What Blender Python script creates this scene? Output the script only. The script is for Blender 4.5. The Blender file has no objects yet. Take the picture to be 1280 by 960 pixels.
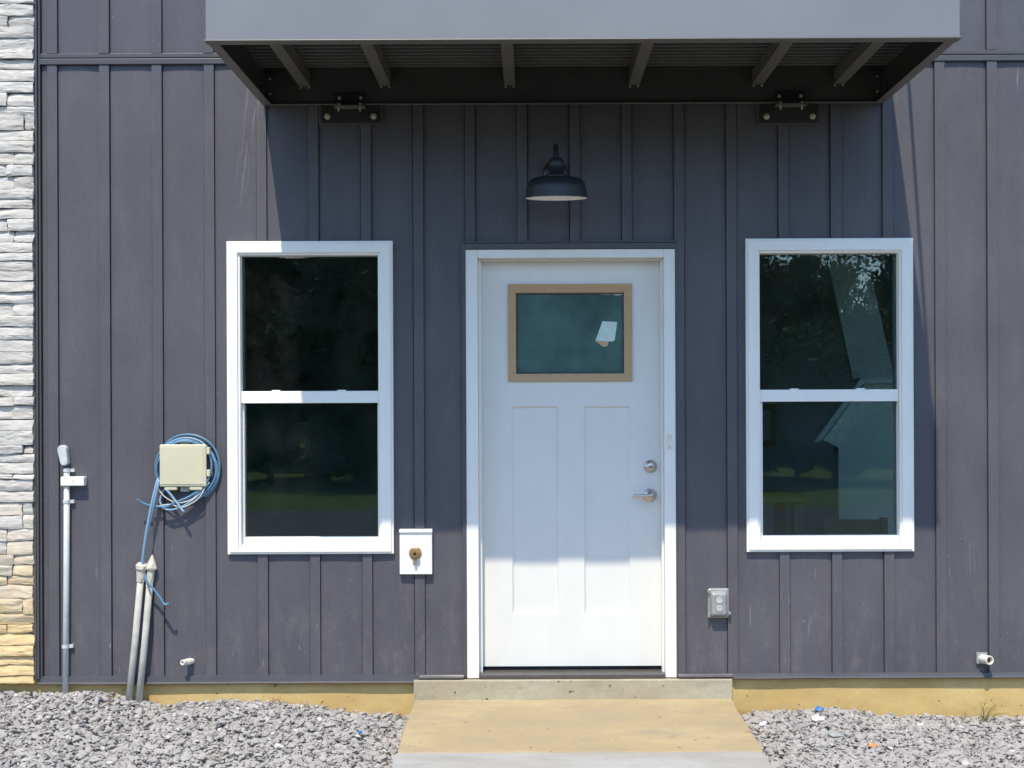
import bpy, bmesh, math, random
import numpy as np
from mathutils import Vector, Matrix, Euler, noise as mnoise
random.seed(7); np.random.seed(7)
sc = bpy.context.scene
C = sc.collection
R = math.radians

# ------------------------------------------------------------------ camera, sky, sun, exposure
D = 6.6                      # metres from lens to wall face
PPM = 250.0                  # photo pixels per metre on the wall face
EYE = 1.352                  # lens height above the door sill
CX, CY = 663.0, 507.0        # photo pixel straight ahead of the lens
ROLL = 0.0042
cam = bpy.data.cameras.new('camera'); camo = bpy.data.objects.new('camera', cam); C.objects.link(camo)
camo.location = (0, -D, EYE); camo.rotation_euler = (R(90), ROLL, 0)
cam.sensor_width = 36; cam.lens = 36 * (D * PPM) / 1280
cam.shift_x = -(CX - 640) / 1280; cam.shift_y = (CY - 480) / 1280
cam.clip_start = 0.05; cam.clip_end = 2000
sc.camera = camo

SUN = Vector((-0.225, -1.0, 1.79)).normalized()      # towards the sun
elev = math.asin(SUN.z); rot = math.atan2(SUN.x, SUN.y)
w = bpy.data.worlds.new('World'); sc.world = w; w.use_nodes = True
nt = w.node_tree; bg = nt.nodes['Background']
sky = nt.nodes.new('ShaderNodeTexSky'); sky.sky_type = 'NISHITA'; sky.sun_disc = False
sky.sun_elevation = elev; sky.sun_rotation = rot
sky.air_density = 1.0; sky.dust_density = 0.3; sky.ozone_density = 3.4
nt.links.new(sky.outputs[0], bg.inputs[0]); bg.inputs[1].default_value = 0.15
sl = bpy.data.lights.new('sun', 'SUN'); slo = bpy.data.objects.new('sun', sl); C.objects.link(slo)
sl.energy = 2.45; sl.angle = R(0.53); sl.color = (1.0, 0.89, 0.72)
slo.location = (-3, -8, 12); slo.rotation_euler = SUN.to_track_quat('Z', 'Y').to_euler()
sc.view_settings.view_transform = 'Standard'; sc.view_settings.look = 'None'
sc.view_settings.exposure = 1.14; sc.view_settings.gamma = 1.0; sc.view_settings.use_curve_mapping = False

# ------------------------------------------------------------------ helpers
def W(px, py, p=0.0):
    """photo pixel -> point standing p metres out from the wall face"""
    ux = px - ROLL * (py - CY); uy = py + ROLL * (px - CX)
    k = (D - p) / D / PPM
    return Vector(((ux - CX) * k, -p, EYE - (uy - CY) * k))
def WX(px, py, p=0.0): return W(px, py, p).x
def WZ(px, py, p=0.0): return W(px, py, p).z

def link(name, me, m=None, parent=None):
    o = bpy.data.objects.new(name, me); C.objects.link(o)
    if m is not None and len(me.materials) == 0: me.materials.append(m)
    if parent is not None: o.parent = parent
    return o
def obj(name, bm, m=None, parent=None, smooth=False, bevel=0, seg=2, recalc=True):
    if recalc: bmesh.ops.recalc_face_normals(bm, faces=bm.faces)
    me = bpy.data.meshes.new(name); bm.to_mesh(me); bm.free()
    if smooth:
        for f in me.polygons: f.use_smooth = True
    o = link(name, me, m, parent)
    if bevel:
        b = o.modifiers.new('bevel', 'BEVEL'); b.width = bevel; b.segments = seg; b.limit_method = 'ANGLE'; b.angle_limit = R(35)
    return o
def tag(o, label=None, cat=None, group=None, kind=None):
    if label: o['label'] = label
    if cat: o['category'] = cat
    if group: o['group'] = group
    if kind: o['kind'] = kind
    return o
def empty(name, loc=(0, 0, 0)):
    o = bpy.data.objects.new(name, None); C.objects.link(o); o.location = loc; o.empty_display_size = 0.1
    return o
def adopt(child, parent):
    """parent while keeping world coordinates (parents are only ever translated)"""
    child.parent = parent
    p = Vector(parent.location); q = parent.parent
    while q is not None: p += Vector(q.location); q = q.parent
    child.location = Vector(child.location) - p
    return child
def NB(): return bmesh.new()
def box(bm, x0, x1, y0, y1, z0, z1):
    v = [bm.verts.new(c) for c in ((x0,y0,z0),(x1,y0,z0),(x1,y1,z0),(x0,y1,z0),(x0,y0,z1),(x1,y0,z1),(x1,y1,z1),(x0,y1,z1))]
    for f in ((0,3,2,1),(4,5,6,7),(0,1,5,4),(1,2,6,5),(2,3,7,6),(3,0,4,7)): bm.faces.new([v[i] for i in f])
    return v
def ring(bm, o, i, pf, pb, pfi=None):
    """mitred rectangular frame; o and i are (x0,x1,z0,z1); pf/pb front and back distance out from the wall"""
    if pfi is None: pfi = pf
    def loop(r, p): return [bm.verts.new((x, -p, z)) for x, z in ((r[0],r[2]),(r[1],r[2]),(r[1],r[3]),(r[0],r[3]))]
    a = loop(o, pf); b = loop(i, pfi); c = loop(i, pb); d = loop(o, pb)
    for k in range(4):
        n = (k + 1) % 4
        for s, t in ((a, b), (b, c), (c, d), (d, a)): bm.faces.new((s[k], s[n], t[n], t[k]))
def tube(bm, pts, r, seg=10, cap=True):
    pts = [Vector(p) for p in pts]; n = len(pts)
    rr = r if isinstance(r, (list, tuple)) else [r] * n
    t0 = (pts[1] - pts[0]).normalized()
    u = t0.orthogonal().normalized(); rings = []
    for k in range(n):
        if k == 0: t = t0
        elif k == n - 1: t = (pts[k] - pts[k-1]).normalized()
        else: t = ((pts[k+1] - pts[k]).normalized() + (pts[k] - pts[k-1]).normalized()).normalized()
        u = (u - t * u.dot(t)).normalized(); v = t.cross(u)
        rings.append([bm.verts.new(pts[k] + (u * math.cos(a) + v * math.sin(a)) * rr[k]) for a in [2*math.pi*s/seg for s in range(seg)]])
    for k in range(n - 1):
        for s in range(seg):
            m = (s + 1) % seg
            bm.faces.new((rings[k][s], rings[k][m], rings[k+1][m], rings[k+1][s]))
    if cap:
        bm.faces.new(rings[0][::-1]); bm.faces.new(rings[-1])
def pipe(bm, a, b, ro, ri, seg=20):
    """hollow pipe from a to b"""
    a = Vector(a); b = Vector(b); t = (b - a).normalized(); u = t.orthogonal().normalized(); v = t.cross(u)
    def rg(c, r): return [bm.verts.new(c + (u * math.cos(2*math.pi*s/seg) + v * math.sin(2*math.pi*s/seg)) * r) for s in range(seg)]
    L = [rg(a, ro), rg(b, ro), rg(b, ri), rg(a + (b-a)*0.02, ri)]
    for q in range(3):
        for s in range(seg):
            m = (s+1) % seg; bm.faces.new((L[q][s], L[q][m], L[q+1][m], L[q+1][s]))
    bm.faces.new(L[3]); bm.faces.new(L[0][::-1])
def lathe(bm, prof, seg=32, M=None):
    M = M or Matrix()
    rings = []
    for r, z in prof:
        if r < 1e-5: rings.append([bm.verts.new(M @ Vector((0, 0, z)))])
        else: rings.append([bm.verts.new(M @ Vector((r*math.cos(2*math.pi*s/seg), r*math.sin(2*math.pi*s/seg), z))) for s in range(seg)])
    for a, b in zip(rings[:-1], rings[1:]):
        for s in range(seg):
            m = (s+1) % seg
            if len(a) == 1 and len(b) == 1: continue
            if len(a) == 1: bm.faces.new((a[0], b[s], b[m]))
            elif len(b) == 1: bm.faces.new((a[s], a[m], b[0]))
            else: bm.faces.new((a[s], a[m], b[m], b[s]))
def outward(x, z, p):
    """matrix whose local +Z points out of the wall at (x, z), p metres out"""
    return Matrix.Translation((x, -p, z)) @ Matrix.Rotation(R(90), 4, 'X')
def spline(pts, n=8):
    pts = [Vector(p) for p in pts]; out = []
    P = [pts[0]] + pts + [pts[-1]]
    for k in range(1, len(P) - 2):
        for s in range(n):
            t = s / n; a, b, c, d = P[k-1], P[k], P[k+1], P[k+2]
            out.append(0.5 * ((2*b) + (c-a)*t + (2*a-5*b+4*c-d)*t*t + (3*b-a-3*c+d)*t**3))
    out.append(pts[-1]); return out

# ------------------------------------------------------------------ materials
class N:
    def __init__(s, name):
        s.m = bpy.data.materials.new(name); s.m.use_nodes = True
        s.t = s.m.node_tree; s.b = s.t.nodes['Principled BSDF']; s.out = s.t.nodes['Material Output']
        s.co = None
    def n(s, ty, **kw):
        x = s.t.nodes.new(ty)
        for k, v in kw.items(): setattr(x, k, v)
        return x
    def l(s, a, b): s.t.links.new(a, b)
    def coord(s, scale=(1,1,1)):
        tc = s.n('ShaderNodeNewGeometry'); mp = s.n('ShaderNodeMapping'); mp.inputs['Scale'].default_value = scale
        s.l(tc.outputs['Position'], mp.inputs['Vector']); return mp.outputs[0]
    def noise(s, scale, detail=4, rough=0.55, vec=None, stretch=(1,1,1)):
        x = s.n('ShaderNodeTexNoise'); x.inputs['Scale'].default_value = scale; x.inputs['Detail'].default_value = detail
        x.inputs['Roughness'].default_value = rough
        s.l(vec if vec is not None else s.coord(stretch), x.inputs['Vector']); return x.outputs['Fac']
    def ramp(s, fac, stops):
        x = s.n('ShaderNodeValToRGB'); e = x.color_ramp.elements
        while len(e) < len(stops): e.new(0.5)
        for q, (p, c) in zip(e, stops):
            q.position = p; q.color = (c, c, c, 1) if isinstance(c, (int, float)) else (*c, 1)
        s.l(fac, x.inputs[0]); return x.outputs[0]
    def mix(s, fac, a, b, mode='MIX'):
        x = s.n('ShaderNodeMix', data_type='RGBA', blend_type=mode)
        for sock, v in ((x.inputs[0], fac), (x.inputs[6], a), (x.inputs[7], b)):
            if isinstance(v, (int, float)): sock.default_value = v
            elif isinstance(v, tuple): sock.default_value = (*v, 1)
            else: s.l(v, sock)
        return x.outputs[2]
    def math(s, op, a, b=None):
        x = s.n('ShaderNodeMath', operation=op)
        for sock, v in zip(x.inputs, (a, b)):
            if v is None: continue
            if isinstance(v, (int, float)): sock.default_value = v
            else: s.l(v, sock)
        return x.outputs[0]
    def bump(s, h, strength, dist):
        x = s.n('ShaderNodeBump'); x.inputs['Strength'].default_value = strength; x.inputs['Distance'].default_value = dist
        s.l(h, x.inputs['Height']); s.l(x.outputs[0], s.b.inputs['Normal'])
    def base(s, c):
        if isinstance(c, tuple): s.b.inputs['Base Color'].default_value = (*c, 1)
        else: s.l(c, s.b.inputs['Base Color'])
    def set(s, rough=0.5, metal=0.0, spec=0.5):
        s.b.inputs['Roughness'].default_value = rough; s.b.inputs['Metallic'].default_value = metal
        s.b.inputs['Specular IOR Level'].default_value = spec; return s.m
def plain(name, c, rough=0.5, metal=0.0, spec=0.5, var=0.12, scale=30, bump=0.0):
    x = N(name); f = x.noise(scale, 5)
    lo = tuple(v * (1 - var) for v in c); hi = tuple(min(1, v * (1 + var)) for v in c)
    x.base(x.ramp(f, [(0.3, lo), (0.7, hi)]))
    if bump: x.bump(x.noise(scale * 4, 4), bump, 0.002)
    return x.set(rough, metal, spec)

M = {}
def siding_mat():
    x = N('charcoal_siding')
    big = x.noise(1.3, 4); mid = x.noise(9, 5, 0.6, stretch=(1, 1, 0.25))
    c = x.mix(x.ramp(big, [(0.3, 0.0), (0.7, 1.0)]), (0.075, 0.0735, 0.086), (0.098, 0.0955, 0.107))
    c = x.mix(x.math('MULTIPLY', x.ramp(mid, [(0.45, 0.0), (0.75, 1.0)]), 0.25), c, (0.15, 0.142, 0.148))
    g = x.n('ShaderNodeNewGeometry'); sx = x.n('ShaderNodeSeparateXYZ'); x.l(g.outputs['Position'], sx.inputs[0])
    # splash dust near the bottom edge
    low = x.n('ShaderNodeMapRange'); low.inputs[1].default_value = 0.7; low.inputs[2].default_value = 0.0
    x.l(sx.outputs['Z'], low.inputs[0])
    dust = x.math('MULTIPLY', low.outputs[0], x.ramp(x.noise(14, 6, 0.7, stretch=(1, 1, 0.4)), [(0.5, 0.0), (0.85, 0.5)]))
    c = x.mix(dust, c, (0.23, 0.205, 0.18))
    # pale specks and runs
    spk = x.ramp(x.noise(85, 2, 0.5, stretch=(1, 1, 0.55)), [(0.745, 0.0), (0.77, 0.8)])
    area = x.ramp(x.noise(2.2, 2), [(0.45, 0.0), (0.65, 1.0)])
    c = x.mix(x.math('MULTIPLY', spk, x.math('MAXIMUM', x.math('MULTIPLY', area, 0.7), low.outputs[0])), c, (0.42, 0.41, 0.40))
    drip = x.ramp(x.noise(60, 2, 0.5, stretch=(1.3, 1, 0.16)), [(0.72, 0.0), (0.78, 0.5)])
    c = x.mix(x.math('MULTIPLY', drip, low.outputs[0]), c, (0.40, 0.39, 0.375))
    run = x.ramp(x.noise(26, 3, 0.6, stretch=(1.6, 1, 0.10)), [(0.66, 0.0), (0.74, 0.5)])
    area2 = x.ramp(x.noise(1.1, 1, stretch=(1, 1, 0.8)), [(0.52, 0.0), (0.66, 1.0)])
    c = x.mix(x.math('MULTIPLY', run, area2), c, (0.30, 0.29, 0.285))
    # scuffed diagonal streaks on the panel beside the canopy corner
    vx = x.math('MULTIPLY', x.math('SUBTRACT', sx.outputs['X'], WX(311, 170)), 1.0)
    vz = x.math('SUBTRACT', sx.outputs['Z'], WZ(311, 170))
    sk = x.math('ADD', vx, x.math('MULTIPLY', vz, -0.11))
    near = x.math('MULTIPLY', x.math('LESS_THAN', x.math('ABSOLUTE', sk), 0.045), x.math('LESS_THAN', x.math('ABSOLUTE', vz), 0.36))
    cb = x.n('ShaderNodeCombineXYZ'); x.l(sk, cb.inputs[0]); x.l(x.math('MULTIPLY', vz, 0.035), cb.inputs[2])
    st = x.ramp(x.noise(95, 3, 0.6, vec=cb.outputs[0]), [(0.54, 0.0), (0.74, 0.38)])
    c = x.mix(x.math('MULTIPLY', near, st), c, (0.36, 0.345, 0.34))
    fine = x.ramp(x.noise(260, 4, 0.7, stretch=(1, 1, 0.30)), [(0.3, 0.86), (0.7, 1.14)])
    c = x.mix(1.0, c, fine, 'MULTIPLY')
    x.base(c)
    gr = x.noise(220, 3, 0.6, stretch=(1, 1, 0.35)); wav = x.noise(3.5, 2, stretch=(1, 1, 0.5))
    h = x.math('ADD', x.math('MULTIPLY', gr, 0.4), x.math('MULTIPLY', wav, 3.0))
    x.bump(h, 0.35, 0.0035)
    return x.set(0.5, 0, 0.35)
M['siding'] = siding_mat()
M['trim'] = plain('charcoal_trim', (0.074, 0.074, 0.082), 0.42, spec=0.4, var=0.08, scale=18)
M['dark'] = plain('black_backing', (0.02, 0.02, 0.022), 0.8)
def fascia_mat():
    x = N('canopy_fascia'); f = x.noise(2.2, 5)
    c = x.ramp(f, [(0.3, (0.188, 0.19, 0.197)), (0.7, (0.218, 0.22, 0.226))])
    r = x.ramp(x.noise(60, 3, 0.5, stretch=(1, 1, 0.15)), [(0.68, 0.0), (0.76, 0.22)])
    x.base(x.mix(r, c, (0.30, 0.29, 0.28))); x.bump(x.noise(4, 2), 0.15, 0.004)
    return x.set(0.36, 0.1, 0.5)
M['fascia'] = fascia_mat()
M['canopy_dark'] = plain('bronze_canopy_metal', (0.052, 0.053, 0.05), 0.45, 0.1, 0.4, 0.15, 12)
M['deck'] = plain('dark_deck', (0.105, 0.105, 0.098), 0.5, 0.0, 0.4)
M['lip'] = plain('bronze_flange', (0.135, 0.13, 0.115), 0.42, 0.1)
def white_mat(name, c, rough, dirt=0.15):
    x = N(name); f = x.noise(7, 6, 0.65, stretch=(1, 1, 0.5))
    lo = tuple(v * (1 - dirt) for v in c)
    x.base(x.ramp(f, [(0.28, lo), (0.62, c)])); x.bump(x.noise(120, 3), 0.06, 0.001)
    return x.set(rough, 0, 0.5)
M['vinyl'] = white_mat('white_vinyl', (0.83, 0.83, 0.775), 0.35, 0.06)
M['door'] = white_mat('white_door_paint', (0.70, 0.705, 0.665), 0.42, 0.05)
M['jamb'] = white_mat('white_jamb_paint', (0.78, 0.78, 0.735), 0.45, 0.08)
M['tan'] = plain('tan_lite_frame', (0.46, 0.30, 0.155), 0.5, var=0.05)
M['seal'] = plain('dark_seal', (0.05, 0.055, 0.05), 0.6)
M['nickel'] = plain('satin_nickel', (0.55, 0.52, 0.46), 0.32, 1.0, var=0.06)
M['bolt'] = plain('zinc_bolt', (0.62, 0.60, 0.50), 0.4, 0.6, var=0.2)
M['black'] = plain('black_steel', (0.018, 0.018, 0.019), 0.5, 0.0)
M['lamp'] = plain('black_enamel', (0.018, 0.021, 0.027), 0.42, 0.0, 0.6)
M['lampin'] = plain('white_enamel', (0.85, 0.85, 0.82), 0.35)
M['beige'] = plain('beige_plastic', (0.56, 0.53, 0.37), 0.48, var=0.05, scale=6)
M['grey_pvc'] = plain('grey_pvc', (0.52, 0.55, 0.54), 0.5, var=0.08)
M['dusty_pvc'] = plain('dusty_pvc', (0.46, 0.45, 0.40), 0.7, var=0.18, scale=14)
M['cap'] = plain('tape_cap', (0.52, 0.48, 0.40), 0.8, var=0.2, scale=40, bump=0.5)
M['white_pvc'] = plain('white_pvc', (0.70, 0.67, 0.58), 0.45, var=0.08)
M['white_plastic'] = plain('white_plastic', (0.78, 0.78, 0.77), 0.4, var=0.04)
M['hole'] = plain('pipe_bore', (0.09, 0.075, 0.055), 0.8)
M['brass'] = plain('aged_brass', (0.42, 0.29, 0.15), 0.45, 0.7, var=0.25, scale=60)
def cable_mat():
    x = N('blue_cable'); wv = x.n('ShaderNodeTexWave'); wv.inputs['Scale'].default_value = 40; wv.bands_direction = 'DIAGONAL'
    x.l(x.coord(), wv.inputs['Vector'])
    x.base(x.mix(x.ramp(wv.outputs['Fac'], [(0.55, 0.0), (0.8, 0.55)]), (0.115, 0.26, 0.41), (0.45, 0.55, 0.60)))
    return x.set(0.45)
M['cable'] = cable_mat()
M['cable_plain'] = plain('blue_cable_jacket', (0.09, 0.205, 0.32), 0.4)
M['wire'] = plain('pale_wire', (0.60, 0.55, 0.45), 0.5)
def glass_mat(name, tint, refl=1.0, wav=0.0, dirt=0.02):
    x = N(name); x.t.nodes.remove(x.b)
    tr = x.n('ShaderNodeBsdfTransparent'); tr.inputs[0].default_value = (*tint, 1)
    gl = x.n('ShaderNodeBsdfGlossy'); gl.inputs['Roughness'].default_value = 0.0; gl.inputs[0].default_value = (refl, refl, refl, 1)
    fr = x.n('ShaderNodeFresnel'); fr.inputs[0].default_value = 1.68
    df = x.n('ShaderNodeBsdfDiffuse'); df.inputs[0].default_value = (0.45, 0.46, 0.44, 1)
    bp = x.n('ShaderNodeBump'); bp.inputs['Strength'].default_value = wav; bp.inputs['Distance'].default_value = 0.004
    x.l(x.noise(6, 2), bp.inputs['Height'])
    x.l(bp.outputs[0], gl.inputs['Normal'])
    m1 = x.n('ShaderNodeMixShader'); x.l(fr.outputs[0], m1.inputs[0]); x.l(tr.outputs[0], m1.inputs[1]); x.l(gl.outputs[0], m1.inputs[2])
    m2 = x.n('ShaderNodeMixShader')
    sp = x.ramp(x.noise(75, 3, 0.6), [(0.74, 0.0), (0.80, 0.35)]); hz = x.ramp(x.noise(4, 5, 0.7), [(0.4, 0.0), (0.8, dirt)])
    x.l(x.math('ADD', sp, hz), m2.inputs[0]); x.l(m1.outputs[0], m2.inputs[1]); x.l(df.outputs[0], m2.inputs[2])
    x.l(m2.outputs[0], x.out.inputs[0]); return x.m
M['glass'] = glass_mat('window_glass', (0.80, 0.95, 0.93), 0.9, 0.025, 0.025)
M['film'] = plain('teal_film_glass', (0.07, 0.13, 0.122), 0.07, 0, 0.5, 0.3, 5)
M['paper'] = plain('pale_green_paper', (0.52, 0.68, 0.62), 0.7, var=0.08)
M['kraft'] = plain('kraft_tape', (0.50, 0.36, 0.22), 0.7)
M['torn'] = plain('torn_white_film', (0.62, 0.60, 0.58), 0.6)
def stone_mat():
    x = N('ledge_stone'); oi = x.n('ShaderNodeObjectInfo')
    f = x.noise(16, 6, 0.65, stretch=(1, 1, 1.6))
    c = x.ramp(f, [(0.25, (0.42, 0.40, 0.355)), (0.5, (0.56, 0.54, 0.50)), (0.8, (0.64, 0.62, 0.575))])
    c = x.mix(x.math('MULTIPLY', oi.outputs['Random'], 0.5), c, (0.43, 0.40, 0.35))
    g = x.n('ShaderNodeNewGeometry'); sx = x.n('ShaderNodeSeparateXYZ'); x.l(g.outputs['Position'], sx.inputs[0])
    mr = x.n('ShaderNodeMapRange'); mr.inputs[1].default_value = 0.78; mr.inputs[2].default_value = 0.34
    x.l(x.math('ADD', sx.outputs['Z'], x.math('ADD', x.math('MULTIPLY', x.math('SUBTRACT', x.noise(9, 4), 0.5), 0.4), x.math('MULTIPLY', x.math('SUBTRACT', oi.outputs['Random'], 0.5), 0.34))), mr.inputs[0])
    c = x.mix(x.math('MULTIPLY', mr.outputs[0], 0.9), c, x.ramp(f, [(0.3, (0.56, 0.39, 0.17)), (0.7, (0.70, 0.53, 0.27))]))
    x.base(c); x.bump(x.noise(60, 7, 0.75), 0.7, 0.005)
    return x.set(0.85, 0, 0.2)
M['stone'] = stone_mat()
M['mortar'] = plain('dark_mortar', (0.09, 0.08, 0.066), 0.95)
def clay_concrete(name, a, b, dark, specks=True):
    x = N(name); f = x.noise(3.2, 6, 0.6, stretch=(0.7, 1.4, 1.8)); g = x.noise(40, 5, 0.7)
    c = x.ramp(f, [(0.3, a), (0.7, b)])
    wsh = x.ramp(x.noise(2.1, 4, 0.55, stretch=(0.8, 1.7, 1)), [(0.47, 0.0), (0.62, 0.8)])
    c = x.mix(wsh, c, tuple(v * k_ for v, k_ in zip(b, (1.05, 1.13, 1.22))))
    c = x.mix(x.ramp(x.noise(5.5, 6, 0.7, stretch=(0.7, 1.6, 1.8)), [(0.50, 0.0), (0.72, 0.6)]), c, dark)
    c = x.mix(x.math('MULTIPLY', x.ramp(g, [(0.4, 0.0), (0.75, 1.0)]), 0.3), c, dark)
    if specks:
        s = x.ramp(x.noise(34, 1.5), [(0.725, 0.0), (0.75, 0.9)])
        c = x.mix(s, c, (0.10, 0.07, 0.045))
    x.base(c); x.bump(x.noise(150, 4, 0.7), 0.3, 0.0025); return x.set(0.85, 0, 0.25)
M['foundation'] = clay_concrete('clay_stained_foundation', (0.46, 0.315, 0.115), (0.575, 0.415, 0.17), (0.38, 0.28, 0.135))
M['step'] = clay_concrete('concrete_step', (0.31, 0.275, 0.195), (0.39, 0.345, 0.24), (0.19, 0.17, 0.13))
M['slab_y'] = clay_concrete('clay_washed_concrete', (0.32, 0.265, 0.17), (0.41, 0.31, 0.165), (0.27, 0.24, 0.185))
M['slab_g'] = clay_concrete('pale_concrete', (0.315, 0.30, 0.27), (0.36, 0.345, 0.31), (0.27, 0.26, 0.235), False)
M['soil'] = plain('clay_soil', (0.24, 0.19, 0.13), 0.95, var=0.3, scale=5, bump=0.6)
def gravel_mat():
    x = N('limestone_gravel'); at = x.n('ShaderNodeAttribute', attribute_name='tone')
    f = x.noise(70, 5, 0.65)
    c = x.ramp(at.outputs['Fac'], [(0.0, (0.25, 0.242, 0.232)), (0.35, (0.315, 0.304, 0.291)), (0.8, (0.38, 0.366, 0.348)), (1.0, (0.66, 0.64, 0.61))])
    c = x.mix(x.math('MULTIPLY', f, 0.4), c, (0.33, 0.31, 0.285)); x.base(c); x.bump(x.noise(190, 4, 0.7), 0.5, 0.003)
    return x.set(0.9, 0, 0.2)
M['gravel'] = gravel_mat()
def grass_mat():
    x = N('lawn'); f = x.noise(1.2, 6, 0.7); g = x.noise(35, 4)
    c = x.ramp(f, [(0.3, (0.085, 0.14, 0.03)), (0.7, (0.13, 0.19, 0.04))]); x.base(x.mix(x.math('MULTIPLY', g, 0.3), c, (0.06, 0.10, 0.02)))
    x.bump(g, 1.0, 0.05); return x.set(0.9, 0, 0.1)
M['lawn'] = grass_mat()
M['asphalt'] = plain('asphalt', (0.05, 0.05, 0.052), 0.9, var=0.25, scale=40, bump=0.5)
M['bark'] = plain('bark', (0.075, 0.055, 0.04), 0.95, var=0.3, scale=9, bump=0.8)
def leaf_mat():
    x = N('leaves'); at = x.n('ShaderNodeAttribute', attribute_name='tone')
    x.base(x.ramp(at.outputs['Fac'], [(0, (0.03, 0.05, 0.012)), (0.6, (0.055, 0.085, 0.02)), (1, (0.10, 0.12, 0.03))]))
    return x.set(0.7, 0, 0.2)
M['leaf'] = leaf_mat()
M['drywall'] = plain('drywall', (0.60, 0.61, 0.60), 0.8, var=0.04, scale=3)
M['stairwall'] = plain('stair_wall_paint', (0.78, 0.80, 0.79), 0.7, var=0.04, scale=3)
M['floorboard'] = plain('interior_floor', (0.60, 0.58, 0.55), 0.6)
M['wood'] = plain('table_wood', (0.34, 0.22, 0.12), 0.5)
M['weed'] = plain('dry_weed', (0.22, 0.15, 0.06), 0.9)
M['weed_green'] = plain('green_weed', (0.16, 0.15, 0.04), 0.9)
M['bluebit'] = plain('blue_scrap', (0.03, 0.16, 0.45), 0.4)
M['orangebit'] = plain('orange_scrap', (0.58, 0.26, 0.10), 0.7)
M['whitebit'] = plain('white_scrap', (0.75, 0.75, 0.74), 0.7)
M['clear'] = plain('cloudy_clear_plastic', (0.27, 0.285, 0.275), 0.22, var=0.1, scale=50)
M['clear_light'] = plain('pale_socket_plastic', (0.46, 0.47, 0.455), 0.35)
M['roof'] = plain('roof_metal', (0.12, 0.12, 0.125), 0.5)

# ------------------------------------------------------------------ ground
def sheet(name, x0, x1, y0, y1, z, m, parent=None):
    bm = NB(); v = [bm.verts.new(c) for c in ((x0,y0,z),(x1,y0,z),(x1,y1,z),(x0,y1,z))]; bm.faces.new(v)
    o = obj(name, bm, m, parent); 
    return o
tag(sheet('ground', -400, 400, -400, 400, -0.30, M['soil']), kind='structure')
tag(sheet('lawn', -120, 120, -120, -14.2, -0.285, M['lawn']), kind='structure')
tag(sheet('driveway', -120, 120, -14.2, -3.2, -0.28, M['asphalt']), kind='structure')

XSL, XSR = WX(519, 872), WX(913, 872)       # walkway edges
ZS = WZ(716, 872)
def slab(name, ya, yb, m):
    za, zb = ZS + 0.029 * ya, ZS + 0.029 * yb
    bm = NB(); nx, ny = 20, 10
    g = [[bm.verts.new((XSL + (XSR - XSL) * i / nx + (random.uniform(-.004, .004) if i in (0, nx) else 0), ya + (yb - ya) * j / ny, za + (zb - za) * j / ny + random.uniform(-.0012, .0012))) for j in range(ny + 1)] for i in range(nx + 1)]
    for i in range(nx):
        for j in range(ny): bm.faces.new((g[i][j], g[i+1][j], g[i+1][j+1], g[i][j+1]))
    per = [g[i][0] for i in range(nx + 1)] + [g[nx][j] for j in range(1, ny + 1)] + [g[i][ny] for i in range(nx - 1, -1, -1)] + [g[0][j] for j in range(ny - 1, 0, -1)]
    low = [bm.verts.new((v.co.x, v.co.y, v.co.z - 0.16)) for v in per]
    for k in range(len(per)):
        n = (k + 1) % len(per); bm.faces.new((per[k], per[n], low[n], low[k]))
    return obj(name, bm, m, smooth=False, bevel=0.006)
wk = empty('walkway', ((XSL + XSR) / 2, -0.03, ZS)); tag(wk, kind='structure')
JY = -0.141 * D
for nm, a, b, m in (('slab', -0.022, JY, 'slab_y'), ('slab', JY - 0.003, JY - 1.3, 'slab_g'), ('slab', JY - 1.31, -3.2, 'slab_g')):
    adopt(slab(nm, a, b, M[m]), wk)

# ------------------------------------------------------------------ building
B = empty('building', (0.3, 0.1, 0))
tag(B, 'building front of charcoal metal board and batten siding with a stone veneer edge', 'building')
def part(name, bm, m, parent=None, **k):
    o = obj(name, bm, m, None, **k); adopt(o, parent or B); return o
def rect(px0, px1, py0, py1, p=0.0):
    a = W(px0, (py0+py1)/2, p); b = W(px1, (py0+py1)/2, p); c = W((px0+px1)/2, py0, p); d = W((px0+px1)/2, py1, p)
    return [a.x, b.x, d.z, c.z]
WL = rect(285, 492, 302, 692); WR = rect(932, 1140.5, 298.5, 689); DO = rect(580, 845, 304, 846)
DO[2] = 0.0
WH = [2.58, 4.15, 0.06, 2.68]  # extra opening right of the view, added to let sun onto the hall floor
OPEN = [WL, WR, DO, WH]
WALL_L, WALL_R, WALL_B, WALL_T = WX(53.2, 450), 4.4, 0.004, 5.6
def subtract(x0, x1, z0, z1, holes):
    """rectangles of (x0,x1,z0,z1) left over once the holes are cut out"""
    xs = sorted({x0, x1, *[min(max(v, x0), x1) for h in holes for v in h[:2]]})
    out = []
    for a, b in zip(xs[:-1], xs[1:]):
        if b - a < 1e-4: continue
        hs = sorted([(h[2], h[3]) for h in holes if h[0] < (a+b)/2 < h[1]]); z = z0
        for lo, hi in hs:
            if hi <= z0 or lo >= z1: continue
            if lo - z > 1e-4: out.append([a, b, z, lo])
            z = max(z, hi)
        if z1 - z > 1e-4: out.append([a, b, z, z1])
    return out
inner = [(h[0]+.03, h[1]-.03, h[2]+(0.03 if h is not DO else -0.02), h[3]-.03) for h in OPEN]
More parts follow.
